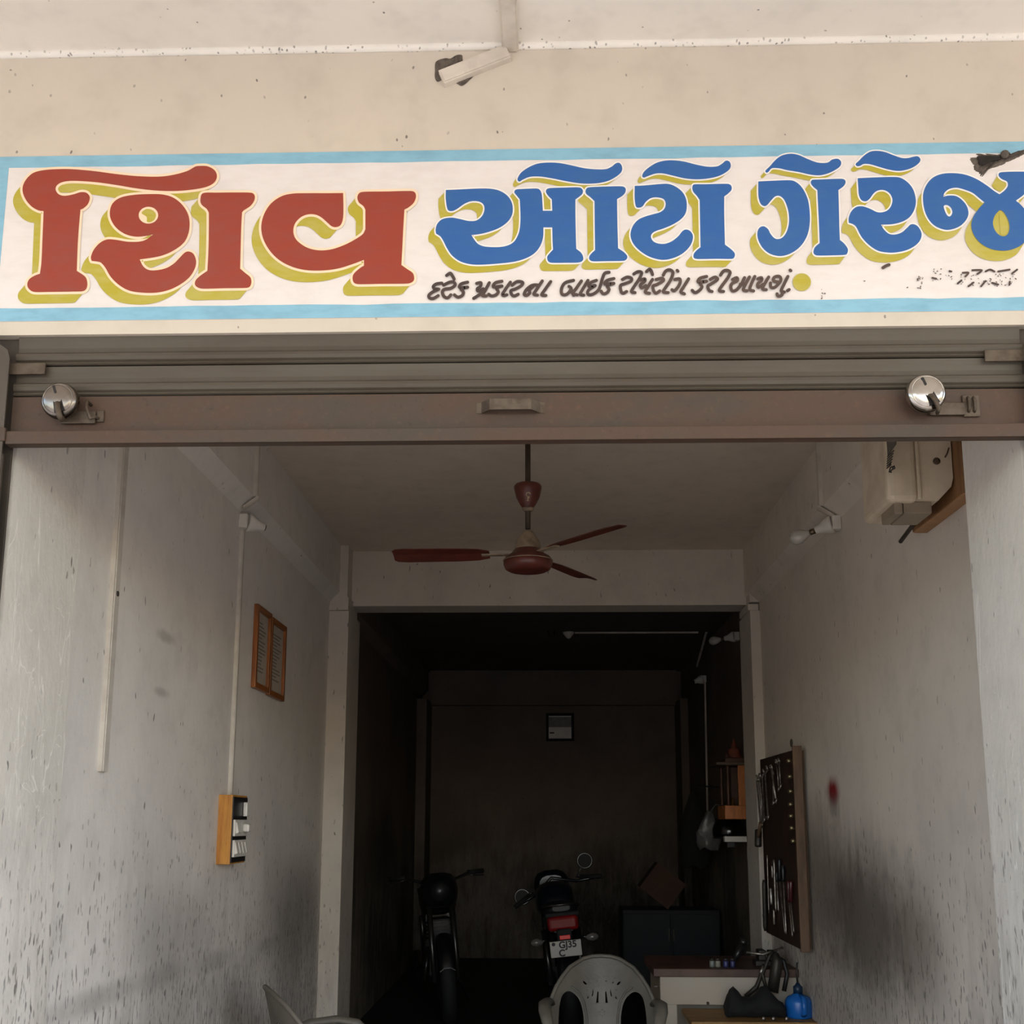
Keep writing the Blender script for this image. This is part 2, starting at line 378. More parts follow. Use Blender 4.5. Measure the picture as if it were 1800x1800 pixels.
put('white_panel', MB().box(sx0, sx1, YF - .002, YF, z_bot, z_top), M_WHITE, sign)
zi1 = at(900, 283, 1, YF).z; zi0 = at(900, 533, 1, YF).z; xi = at(16, 300, 1, YF).x
bo = MB()
random.seed(3)
def wavy(xa, xb, zc, amp): return [Vector((xa + (xb - xa) * i / 40, zc + random.uniform(-amp, amp))) for i in range(41)]
wallpaint('border_band', [[Vector((sx0, z_top))] + [Vector((sx1, z_top))] + wavy(sx0, sx1, zi1, .0012)[::-1]], .0024, M_SKYBLUE, sign)
wallpaint('border_band', [[Vector((sx0, z_bot))] + [Vector((sx1, z_bot))] + wavy(sx0, sx1, zi0, .0018)[::-1]], .0024, M_SKYBLUE, sign)
wallpaint('border_band', [[Vector((sx0, zi0)), Vector((xi, zi0)), Vector((xi, zi1)), Vector((sx0, zi1))]], .0025, M_SKYBLUE, sign)
LET = []
def letter(pts, m, outline, holes=(), shadow=(-17, 20), gap=4.3, blobs=()):
    lp_px = smooth_loop(pts); h_px = [smooth_loop(h) for h in holes]
    conv = lambda L: [sp(p[0], p[1]) for p in L]
    k = len(LET) * .00002
    L = put('letter', None, m, sign, mesh=_flat([conv(lp_px)] + [conv(h) for h in h_px], .0046 + k)); LET.append(L)
    wp = lambda n, loops, off, mm: put(n, None, mm, L, mesh=_flat(loops, off))
    if shadow:
        me = MB()
        for i in range(1, 8):
            f = i / 7; mm = _flat([conv([Vector((p[0] + shadow[0] * f, p[1] + shadow[1] * f)) for p in lp_px])], .003 + k + .00006 * i)
            me.add([q.co for q in mm.vertices], [tuple(pl.vertices) for pl in mm.polygons]); bpy.data.meshes.remove(mm)
        ms = bpy.data.meshes.new('letter_shadow'); ms.from_pydata([tuple(q) for q in me.v], [], me.f); ms.update()
        put('letter_shadow', None, M_YEL, L, mesh=ms)
    wp('letter_outline', [conv(grow(lp_px, gap))], .0040 + k, outline)
    for b in blobs: wp('letter_shadow', [conv(smooth_loop(b))], .0043 + k, M_YEL)
    return L
def _flat(loops, off):
    me = filled(loops, 'paint')
    for q in me.vertices: q.co = (q.co.x, YF - off, q.co.y)
    if me.polygons and me.polygons[0].normal.y > 0: me.flip_normals()
    return me
def ell(cx, cy, rx, ry, n=14, rot=0):
    return [(cx + rx * math.cos(t) * math.cos(rot) - ry * math.sin(t) * math.sin(rot), cy + rx * math.cos(t) * math.sin(rot) + ry * math.sin(t) * math.cos(rot)) for t in [2 * math.pi * i / n for i in range(n)]]
letter(CA([(1370,170),(1430,172),(1480,200),(1495,245),(1470,290),(1400,320),(1250,340),(1100,340),(950,325),(800,300),(650,280),(500,272),(430,282),(395,305),(388,335),(410,365),(450,375),(510,365),(560,350),(600,355),(622,385),(610,430),(580,460),(558,470,c),(550,560),(540,700),(533,890,c),(590,930),(605,970),(600,1010),(575,1030),(500,1033),(350,1035),(240,1035),(205,1015),(193,985),(205,950),(240,925),(280,910,c),(290,830),(298,650),(305,480,c),(270,475),(225,450),(185,405),(162,350),(165,300),(195,250),(240,215),(310,198),(400,192),(500,192),(650,205),(800,225),(950,240),(1100,243),(1200,230),(1290,205),(1345,175)]), M_RED, M_CREAM)
letter(CA([(1050,363),(1130,367),(1200,390),(1260,440),(1300,510),(1307,590),(1290,660),(1255,710),(1190,755),(1120,785),(1050,800),(965,812,c),(990,860),(1030,885),(1090,885),(1150,870),(1200,840),(1240,800),(1275,765),(1305,758),(1335,775),(1352,820),(1345,870),(1310,930),(1250,980),(1170,1020),(1080,1040),(980,1040),(890,1025),(820,985),(765,930),(730,870),(700,835),(680,828),(635,822,c),(630,795),(650,745),(690,700),(740,675),(800,677),(880,690),(960,690),(1010,675),(1058,640,c),(1000,652),(930,655),(860,635),(800,590),(765,530),(762,470),(785,420),(840,385),(930,368)]), M_RED, M_CREAM,
       holes=[CA(ell(1025, 508, 67, 58))], blobs=[CA([(978,492),(1010,466),(1050,472),(1076,500),(1068,535),(1040,555),(1015,552),(1012,520)])])
letter(CA([(1400,357),(1500,353),(1650,352),(1735,355),(1755,375),(1750,410),(1725,445),(1680,475),(1668,490,c),(1662,600),(1658,750),(1655,875,c),(1690,905),(1725,935),(1732,970),(1720,1000),(1690,1008),(1550,1010),(1400,1013),(1365,1005),(1345,985),(1350,955),(1380,925),(1430,890,c),(1437,750),(1440,600),(1440,490,c),(1425,465),(1390,435),(1382,400)]), M_RED, M_CREAM)
letter(CB([(797,356,c),(799,450),(796,530),(780,575),(750,590),(720,585),(690,560),(650,525),(610,505),(560,502),(510,520),(470,560),(455,610),(465,660),(500,700),(560,735),(640,750),(720,742),(800,715),(870,680),(930,640),(950,605,c),(950,470,c),(935,445),(905,420),(895,385),(910,355),(950,347),(1100,345),(1260,342),(1290,352),(1297,385),(1280,425),(1245,455),(1218,470,c),(1210,600),(1203,740),(1197,850,c),(1240,880),(1275,905),(1285,940),(1275,965),(1240,978),(1050,980),(900,982),(870,970),(862,935),(875,905),(915,870),(940,855,c),(940,815,c),(860,845),(760,875),(650,888),(540,885),(440,860),(350,810),(285,740),(245,660),(235,580),(255,500),(300,430),(370,380),(450,360),(560,357),(700,357)]), M_RED, M_CREAM)
BS = (-13, 14)
letter(CC([(172,335,c),(250,332),(400,325),(480,327),(540,340),(590,370),(620,410),(632,460),(625,510),(595,555),(540,595),(470,622),(410,637),(348,645,c),(370,680),(400,710),(450,725),(540,727),(600,715),(640,690),(665,650),(680,600),(685,520),(680,400,c),(660,375),(642,350),(655,332),(700,328),(790,325),(815,332),(830,360),(835,420),(838,478,c),(903,478,c),(900,400,c),(875,375),(860,350),(865,330),(890,322),(1000,318),(1090,318),(1112,335),(1110,360),(1090,380),(1062,400,c),(1062,500),(1065,650),(1068,740,c),(1100,765),(1115,795),(1112,820),(1085,833),(1000,835),(900,835),(875,825),(868,795),(885,770),(908,745,c),(905,680),(903,592,c),(842,592,c),(840,660),(820,720),(780,770),(720,805),(640,828),(540,840),(420,848),(340,845),(270,825),(215,785),(180,735),(155,685),(135,655),(105,635,c),(102,605),(115,565),(150,535),(210,525),(270,535),(330,548),(380,545),(420,515),(437,470),(430,435),(400,415),(350,412),(300,430),(250,465),(215,480),(185,470),(172,400)]), M_BLUE, M_OUTW, shadow=BS, gap=2.6)
letter(CC([(1150,318),(1250,312),(1380,310),(1405,322),(1405,350),(1385,375),(1348,398,c),(1350,550),(1355,735,c),(1395,762),(1418,790),(1412,812),(1390,822),(1280,824),(1180,825),(1158,812),(1158,790),(1175,768),(1197,748,c),(1195,600),(1193,412,c),(1165,385),(1135,360),(1133,335)]), M_BLUE, M_OUTW, shadow=BS, gap=2.6)
FS = (-8, 9)
letter(CC([(665,255),(690,215),(740,180),(800,155),(870,147),(950,150),(1030,165),(1120,185),(1200,193),(1270,192),(1310,175),(1340,152),(1365,150),(1382,175),(1378,210),(1340,245),(1280,275),(1200,290),(1100,290),(1000,275),(900,255),(820,243),(750,245),(700,265),(680,277),(667,272)]), M_BLUE, M_OUTW, shadow=FS, gap=2.4)
letter(CD([(168,372,c),(250,368),(400,355),(460,358),(520,385),(570,430),(597,490),(600,560),(585,610),(545,655),(480,695),(410,725),(350,745),(315,765),(303,795),(320,830),(360,850),(420,853),(480,830),(530,790),(565,748),(595,735),(630,748),(652,790),(640,850),(600,905),(540,950),(460,980),(380,985),(290,960),(210,910),(155,850),(133,780),(150,710),(195,655),(260,625),(330,605),(380,590),(415,560),(425,515),(405,480),(350,467),(300,475),(260,505),(235,540),(210,552),(180,545),(168,480)]), M_BLUE, M_OUTW, shadow=BS, gap=2.6)
letter(CD([(660,360),(750,358),(940,355),(970,370),(972,405),(945,435),(912,460,c),(912,600),(918,860,c),(965,895),(998,930),(998,960),(980,978),(850,978),(690,980),(660,970),(658,940),(680,910),(715,882,c),(712,700),(708,490,c),(685,455),(655,420),(647,385)]), M_BLUE, M_OUTW, shadow=BS, gap=2.6)
letter(CD([(230,290),(245,255),(290,215),(350,180),(420,162),(500,160),(580,170),(680,195),(770,212),(850,210),(890,190),(925,163),(955,170),(967,205),(950,240),(890,280),(810,305),(700,317),(590,310),(480,285),(400,268),(340,270),(280,290),(245,303)]), M_BLUE, M_OUTW, shadow=FS, gap=2.4)
letter(CD([(1195,335,c),(1300,330),(1450,325),(1500,335),(1550,375),(1590,440),(1615,520),(1625,640),(1615,740),(1585,820),(1530,890),(1450,940),(1370,955),(1290,935),(1230,885),(1195,820),(1188,760),(1205,720),(1240,708),(1275,730),(1300,775),(1340,812),(1390,805),(1430,755),(1450,680),(1448,600),(1430,530),(1405,480),(1370,455),(1335,460),(1300,495),(1270,530),(1245,540),(1215,520),(1197,460)]), M_BLUE, M_OUTW, shadow=(-13, 15), gap=2.6)
letter(CD([(1255,245),(1290,210),(1340,155),(1390,120),(1460,105),(1530,115),(1610,150),(1690,178)]) + CE([(240,305),(280,280),(325,275),(350,300),(340,335),(290,370),(230,395),(170,405),(100,398),(20,380)]) + CD([(1430,240),(1370,226),(1310,225),(1280,255),(1262,262)]), M_BLUE, M_OUTW, shadow=FS, gap=2.4)
letter(CE([(125,440),(200,437),(340,432),(375,438),(385,460),(370,490),(328,522,c),(332,650),(335,800),(340,915,c),(375,945),(402,985),(400,1015),(385,1032),(280,1037),(160,1038),(135,1025),(132,1000),(145,970),(180,940,c),(175,800),(168,650),(162,522,c),(130,495),(112,470),(113,450)]), M_BLUE, M_OUTW, shadow=(-12, 16), gap=2.6)
letter(CE([(465,315),(490,290),(530,250),(580,218),(640,212),(700,222),(760,245),(830,268),(880,268),(920,258),(955,255),(975,275),(970,300),(930,335),(870,360),(800,370),(720,358),(640,335),(580,318),(530,315),(500,330),(475,332)]), M_BLUE, M_OUTW, shadow=FS, gap=2.4)
letter(CE([(480,428,c),(600,422),(750,418),(820,425),(880,465),(920,520),(940,600),(930,670),(895,730),(840,768),(760,790),(665,795,c),(690,835),(730,868),(780,872),(830,855),(870,820),(900,793),(935,795),(965,820),(985,865),(975,915),(935,960),(870,995),(790,1013),(720,1015),(640,1000),(570,955),(510,890),(470,815),(445,792),(410,780,c),(410,740),(430,690),(470,655),(520,650),(580,670),(640,697),(700,690),(740,655),(755,600),(735,550),(690,522),(640,525),(605,550),(575,590),(545,610),(510,600),(490,560),(485,500)]), M_BLUE, M_OUTW, shadow=(-12, 17), gap=2.6)
letter(CE([(1600,555,c),(1640,525),(1665,490),(1660,455),(1620,435),(1595,410),(1600,385),(1650,378),(1750,376),(1850,380),(1885,410),(1870,460),(1800,550),(1730,605,c),(1780,650),(1830,720),(1852,800),(1830,880),(1780,950),(1700,990),(1620,1000),(1530,985),(1450,940),(1395,870),(1378,800),(1395,730),(1440,665),(1483,620,c),(1440,585),(1390,545),(1330,520),(1260,503),(1200,515),(1165,545),(1158,575,c),(1200,565),(1260,570),(1310,605),(1345,655),(1355,710),(1335,760),(1290,805),(1230,830),(1170,835),(1100,810),(1050,765),(1015,700),(998,620),(1000,540),(1030,470),(1080,420),(1150,393),(1240,388),(1330,400),(1420,435),(1500,485),(1560,530)]), M_BLUE, M_OUTW, shadow=(-11, 18), gap=2.6,
       holes=[CE([(1610,680),(1640,705),(1670,760),(1680,820),(1665,870),(1630,887),(1590,870),(1560,830),(1548,780),(1560,730),(1585,695)]), CE([(1160,650),(1185,640),(1215,660),(1228,695),(1215,725),(1195,728),(1175,700)])],
       blobs=[CE([(1600,700),(1640,730),(1668,790),(1662,850),(1640,878),(1610,870),(1605,800)]), CE([(1178,655),(1205,668),(1215,695),(1205,712),(1190,700)])])
# brush script line
def stroke(mb, pts, w, off, k):
    P = [Vector((p[0], p[1])) for p in pts]
    if len(P) > 2:                                     # smooth open path
        S = []
        for i in range(len(P) - 1):
            p0, p1, p2, p3 = P[max(i - 1, 0)], P[i], P[i + 1], P[min(i + 2, len(P) - 1)]
            for j in range(4):
                s = j / 4; h = (2*s**3 - 3*s**2 + 1, s**3 - 2*s**2 + s, -2*s**3 + 3*s**2, s**3 - s**2)
                S.append(p1 * h[0] + (p2 - p0) * .5 * h[1] + p2 * h[2] + (p3 - p1) * .5 * h[3])
        P = S + [P[-1]]
    w3 = lambda q, o: (lambda s: (s.x, YF - o, s.y))(sp(q.x, q.y))
    for i in range(len(P) - 1):
        d = P[i + 1] - P[i]
        if d.length < 1e-6: continue
        n = Vector((d.y, -d.x)).normalized() * w / 2
        o = off + k + (i % 3) * .00003
        mb.add([w3(P[i] + n, o), w3(P[i + 1] + n, o), w3(P[i + 1] - n, o), w3(P[i] - n, o)], [(0, 1, 2, 3)])
    for i, q in enumerate(P):
        ring = [w3(q + Vector((math.cos(t), math.sin(t))) * w / 2, off + k + .0001 + (i % 4) * .00003) for t in [2 * math.pi * j / 10 for j in range(10)]]
        mb.add(ring, [tuple(range(10))])
def script_letter(cr, strokes, w=5.6):
    mb = MB()
    for i, s in enumerate(strokes): stroke(mb, cr(s), w, .0062, i * .0002)
    me = bpy.data.meshes.new('script_letter'); me.from_pydata([tuple(q) for q in mb.v], [], mb.f); me.update()
    put('script_letter', None, M_INK, sign, mesh=me)
for g in [
    [[(175,188),(130,195),(105,215),(115,235),(150,238),(110,255),(70,285),(72,310),(105,315),(145,292)]],
    [[(190,205),(240,180),(275,180),(285,205),(250,230),(195,240),(180,265),(195,300),(225,310),(250,285)], [(215,125),(245,105),(265,130),(278,155)]],
    [[(390,180),(335,195),(325,225),(390,222),(335,235),(355,262),(345,290),(310,305),(280,285)]],
    [[(465,190),(500,185),(495,215),(470,235),(480,255),(520,235)], [(570,185),(530,260),(510,290),(545,295)], [(525,255),(480,290),(440,315)]],
    [[(675,172),(620,185),(605,220),(675,212),(630,230),(645,260),(625,285),(590,295),(565,280)]],
    [[(745,180),(700,245),(680,280),(690,292),(715,285)]],
    [[(760,205),(800,175),(845,180),(840,205),(790,235),(750,250),(755,280),(775,295),(810,280)]],
    [[(985,205),(930,205),(880,240),(860,280),(880,290),(905,270),(905,245),(935,215)], [(1010,170),(960,245),(940,280),(970,288)]],
    [[(1080,175),(1030,245),(1005,285),(1040,290)]],
    [[(1270,165),(1200,185),(1170,235),(1175,280),(1215,280),(1250,235),(1232,215)], [(1335,170),(1290,235),(1265,275),(1300,285)], [(1250,240),(1270,290)]],
    [[(1390,165),(1345,240),(1325,280),(1355,288)]],
    [[(1460,165),(1410,185),(1400,215),(1450,208),(1395,245),(1390,280),(1430,280),(1480,240),(1510,150),(1530,105),(1565,98)]],
    [[(1605,150),(1550,165),(1530,195),(1605,190),(1550,210),(1565,240),(1545,270),(1515,275),(1500,255)]]]: script_letter(CF, g)
for g in [
    [[(160,205),(200,185),(235,195),(230,220),(180,240),(145,255),(148,300),(165,320),(195,305)], [(255,160),(290,140),(320,150),(300,200),(260,260),(235,305),(265,315)]],
    [[(310,210),(345,200),(345,220),(310,250),(320,275),(355,255)], [(410,205),(370,270),(350,310),(385,320)], [(360,140),(385,120),(400,135),(410,165)]],
    [[(440,205),(490,195),(500,215),(450,245),(415,260),(420,300),(440,320),(470,300)], [(500,170),(520,135),(555,125),(580,150),(560,210),(520,270),(500,308),(540,315)], [(615,130),(621,138)]],
    [[(595,205),(635,200),(640,230),(620,270),(590,300),(572,290)], [(710,200),(670,265),(645,308),(675,325)]],
    [[(860,180),(805,195),(790,225),(860,220),(805,235),(822,265),(800,295),(765,315),(740,295)]],
    [[(890,205),(930,185),(950,205),(900,240),(870,260),(880,295),(905,305)], [(975,170),(1000,135),(1035,130),(1055,150),(1030,200),(985,260),(965,298),(1000,305)]],
    [[(1075,205),(1110,190),(1115,215),(1070,240),(1060,270),(1075,300),(1110,290),(1150,240),(1175,190)], [(1140,245),(1180,240)], [(1215,185),(1180,250),(1165,292),(1195,300)]],
    [[(1260,180),(1230,245),(1218,288),(1250,300)]],
    [[(1285,200),(1315,190),(1315,215),(1285,240),(1290,270),(1330,245)], [(1375,185),(1340,245),(1325,285),(1355,290)]],
    [[(1390,235),(1395,270),(1430,268),(1475,215),(1465,180),(1425,185),(1415,215),(1450,225)], [(1535,180),(1500,250),(1480,298),(1505,310)], [(1445,325),(1455,345),(1485,335),(1490,305)], [(1553,128),(1559,133)], [(1530,300),(1545,290)]]]: script_letter(CG, g)
wallpaint('dot', [[sp(*q) for q in ell(1408.7, 497.5, 16, 15.5, 28)]], .005, M_YEL, sign)
# worn-off telephone number: only flakes of it are left
random.seed(11)
fl = MB()
for s in [[(1310,185),(1355,185),(1330,215)], [(1300,245),(1270,270)], [(1385,165),(1460,165),(1425,195)], [(1395,262),(1355,292)], [(1490,175),(1525,160),(1560,175)], [(1545,265),(1590,278)],
          [(1490,250),(1455,292)], [(1590,175),(1680,160)], [(1740,160),(1700,190)], [(1682,255),(1678,280)], [(1070,225),(1100,232)], [(1205,172),(1220,175)]]:
    stroke(fl, CH(s), 3.4, .005, 0)
for x0, x1, y0, y1, n in ((950, 1020, 215, 305, 16), (1070, 1230, 150, 250, 16), (1290, 1740, 190, 290, 46), (180, 240, 300, 390, 5), (525, 535, 245, 265, 2), (870, 878, 300, 310, 1)):
    for _ in range(n):
        x, y = random.uniform(x0, x1), random.uniform(y0, y1); stroke(fl, CH([(x, y), (x + random.uniform(-9, 9), y + random.uniform(-6, 6))]), random.uniform(.8, 2.0), .005, 0)
stroke(fl, CH([(680, 145), (705, 130), (728, 122)]), 5.5, .005, 0)
ms = bpy.data.meshes.new('worn_number'); ms.from_pydata([tuple(q) for q in fl.v], [], fl.f); ms.update()
wn = put('worn_number', None, M_INK, sign, mesh=ms, label='flaked remains of a dark telephone number'); wn['kind'] = 'stuff'

# broken plaster beside and above the sign
M_CEMENT = plain('raw_cement', (112, 102, 92), .95, var=.3, scale=40, bump=.8, dark=(64, 56, 50))
def rough_patch(name, pts, lift, m, parent, depth_px=0):
    lp = smooth_loop(pts, k=4); random.seed(5); rings = []
    cx = sum(p.x for p in lp) / len(lp); cy = sum(p.y for p in lp) / len(lp)
    for f, h in ((1, .0012), (.86, lift * .6), (.6, lift), (.3, lift * .7), (.02, lift * .8)):
        rings.append([(lambda s: Vector((s.x, YF - max(.0012, h * random.uniform(.4, 1.4)), s.y)))(sp(cx + (p.x - cx) * f, cy + (p.y - cy) * f)) for p in lp])
    return put(name, MB().loft(rings, True, False, False), m, parent)
o = rough_patch('plaster_hole', CE([(1360,265),(1410,262),(1415,230),(1510,228),(1610,232),(1630,205),(1680,200),(1700,230),(1760,205),(1810,195),(1812,225),(1770,255),(1720,275),(1670,300),(1600,330),(1530,350),(1490,375),(1470,410),(1450,415),(1430,380),(1400,365),(1390,320)]), .006, M_CEMENT, None)
tag(o, 'rough grey chiselled hole in the plaster at the upper corner of the sign', 'plaster hole')
put('pebble', MB().lathe([(0, -.011), (.008, -.007), (.011, 0), (.008, .008), (0, .011)], at(1766, 271, 1, YF - .012), (0, 1, 0), 10), plain('pebble_stone', (104, 94, 84), .8, var=.2, scale=60, bump=.4), o)
put('cavity', MB().prism([(p.x, p.y) for p in [sp(*q) for q in CE([(1420,262),(1500,258),(1600,262),(1605,285),(1530,300),(1480,330),(1440,330)])]], lambda u, v, d: (u, d, v), YF - .0095, YF - .003), plain('cavity_dark', (44, 38, 34), .95, var=.2, scale=60, bump=.6), o)

# ------------------------------------------------------------------ rolling shutter
M_SLAT = plain('shutter_steel_grey', (86, 79, 68), .55, .2, var=.12, scale=3, bump=.05, dark=(74, 63, 51), stretch=(.4, 1, 2))
def rusty(name, base, rust, rough=.65, scale=5):
    t = NT(name); a = t.noise(scale, 6, .65, t.coords((.5, 1, 1.4))); b2 = t.noise(60, 4, .7)
    cc = t.mix(t.ramp(a, .38, .6), lin(base), lin(rust)); cc = t.mix(t.ramp(b2, .55, .75, 0, .5), cc, lin([x * 1.25 for x in rust])); cc = t.mix(t.ramp(b2, .4, .25, 0, .5), cc, lin([x * .55 for x in rust]))
    t.col(cc); t.rough(rough); t.b.inputs['Metallic'].default_value = .1; t.bump(b2, .25, .002); return t.m
M_RAIL = rusty('shutter_rail_rust', (70, 59, 48), (78, 57, 43))
M_GUIDE = plain('guide_steel', (82, 73, 63), .6, .2, var=.2, scale=6, bump=.2, dark=(60, 52, 45), stretch=(1, 1, .4))
M_IRON = plain('old_iron', (96, 84, 70), .55, .4, var=.25, scale=30, bump=.3, dark=(72, 58, 46))
YS = 2.713
sx_l, sx_r = -1.352, 1.19
z1, z2, z3, z4 = [at(900, y_, 1, YS).z for y_ in (636, 690, 755, 782)]
sh = thing('rolling_shutter', 'raised grey and rust-brown rolling steel shutter across the top of the doorway', 'shutter', (-.08, YS, z4))
def slat(zt, zb):
    h = zt - zb; prof = []
    # interlocking slat: hollow upper face, rounded bead near its foot, curled lip
    for f, d in ((1.0, .004), (.97, .0), (.8, .003), (.6, .005), (.46, .004), (.42, -.003), (.36, -.008), (.26, -.0095), (.16, -.006), (.12, -.001), (.08, -.004), (.03, -.006), (.0, -.002)):
        prof.append((YS + d, zb + h * f))
    return MB().loft([[Vector((x, y, z)) for y, z in prof] + [Vector((x, YS + .012, zb)), Vector((x, YS + .012, zt))] for x in (sx_l, sx_r)], True, True, False)
for zt in (z2 + .082 * k for k in (1, 2, 3, 4)): put('slat', slat(zt, zt - .0805), M_SLAT, sh)
rail = put('bottom_rail', MB().box(sx_l - .0, sx_r, YS - .006, YS + .006, z4 + .01, z2 - .003, .0015), M_RAIL, sh, 'rust-brown flat bottom rail')
# angle iron along the foot, its ends turned up
ang = MB().box(sx_l + .005, sx_r - .003, YS - .034, YS - .004, z4, z4 + .006)
ang.box(sx_l + .005, sx_r - .003, YS - .036, YS - .030, z4, z4 + .034, .002)
for x0, x1 in ((sx_l - .02, sx_l + .006), (sx_r - .004, sx_r + .016)):
    ang.box(x0, x1, YS - .042, YS - .032, z4 + .006, z4 + .042, .003)
put('angle_iron', ang, M_RAIL, rail)
# strap handle
hx0, hx1, hz = at(838, 720, 1, YS).x, at(958, 720, 1, YS).x, at(898, 719, 1, YS).z
hp = [(hx0, YS - .007), (hx0 + .012, YS - .009), (hx0 + .034, YS - .036), (hx1 - .034, YS - .036), (hx1 - .012, YS - .009), (hx1, YS - .007)]
hm = MB()
for (xa, ya), (xb, yb) in zip(hp, hp[1:]): hm.add([(xa, ya, hz - .014), (xb, yb, hz - .014), (xb, yb, hz + .014), (xa, ya, hz + .014), (xa, ya + .004, hz - .014), (xb, yb + .004, hz - .014), (xb, yb + .004, hz + .014), (xa, ya + .004, hz + .014)],
                                              [(0, 1, 2, 3), (7, 6, 5, 4), (0, 4, 5, 1), (3, 2, 6, 7), (0, 3, 7, 4), (1, 5, 6, 2)])
put('handle', hm, M_IRON, sh, 'worn steel strap handle')
# stop straps near the ends of the second slat
zst = at(60, 652, 1, YS).z
put('stop_strap', MB().box(sx_l - .01, at(84, 652, 1, YS).x, YS - .016, YS - .010, zst - .015, zst + .015, .001), M_IRON, sh)
zst2 = at(1760, 629, 1, YS).z
put('stop_strap', MB().box(at(1727, 629, 1, YS).x, sx_r + .03, YS - .016, YS - .010, zst2 - .015, zst2 + .015, .001), M_IRON, sh)
# side channels the slats run in, flared at the mouth
def channel(x_in, sgn):
    g = MB(); X = lambda d: x_in - sgn * d
    def bx(d0, d1, y0, y1, za, zb): g.box(min(X(d0), X(d1)), max(X(d0), X(d1)), y0, y1, za, zb, .0015)
    bx(0.0, .125, YS + .014, YS + .020, 0, 2.774); bx(.119, .125, YS - .03, YS + .02, 0, 2.68)
    bx(-.002, .007, YS - .036, YS - .026, 0, 2.45); bx(.045, .052, YS - .036, YS - .028, 0, 2.50)
    # front web with a slanting, flared top
    pl = [(0.0, 0), (.125, 0), (.125, 2.773), (.06, 2.760), (.006, 2.722), (0.0, 2.70)]
    fy = lambda v: YS - .030 - max(0, v - 2.62) * .12
    g.add([(X(u), fy(v), v) for u, v in pl] + [(X(u), fy(v) + .005, v) for u, v in pl], [tuple(range(6)), tuple(range(11, 5, -1))] + [(i, (i + 1) % 6, 6 + (i + 1) % 6, 6 + i) for i in range(6)])
    g.tube([(X(.125), YS - .034, 2.60), (X(.05), YS - .034, 2.565), (X(.008), YS - .034, 2.54), (X(.004), YS - .034, 2.50)], .006, 8)
    return g
put('side_channel', channel(sx_l, 1), M_GUIDE, sh); put('side_channel', channel(sx_r, -1), M_GUIDE, sh)
# hasps: sliding bolt with staples
def hasp(px0, px1, py, spx, spy, flip):
    q0, q1 = at(px0, py, 1, YS), at(px1, py, 1, YS); s = at(spx, spy, 1, YS)
    h = MB().box(q0.x, q1.x, YS - .018, YS - .010, q0.z - .016, q0.z + .016, .002)
    hb = put('bolt', h, M_IRON, sh)
    st = MB()
    if not flip:
        st.tube([(s.x - .010, YS - .006, s.z + .02), (s.x - .012, YS - .03, s.z + .022), (s.x - .006, YS - .042, s.z), (s.x + .004, YS - .04, s.z - .028), (s.x + .012, YS - .03, s.z - .02), (s.x + .012, YS - .006, s.z - .016)], .0045, 8)
        st.box(s.x + .008, s.x + .026, YS - .012, YS - .006, s.z - .026, s.z + .004, .001)
    else:
        st.box(s.x - .021, s.x + .021, YS - .014, YS - .006, s.z - .032, s.z + .026, .004)
        for dx in (-.008, .006): st.tube([(s.x + dx, YS - .012, s.z + .018), (s.x + dx, YS - .02, s.z + .012), (s.x + dx, YS - .02, s.z - .014), (s.x + dx, YS - .012, s.z - .02)], .004, 6)
    put('staple', st, M_IRON, hb)
hasp(112, 172, 738, 168, 727, False); hasp(1630, 1692, 723, 1704, 714, True)

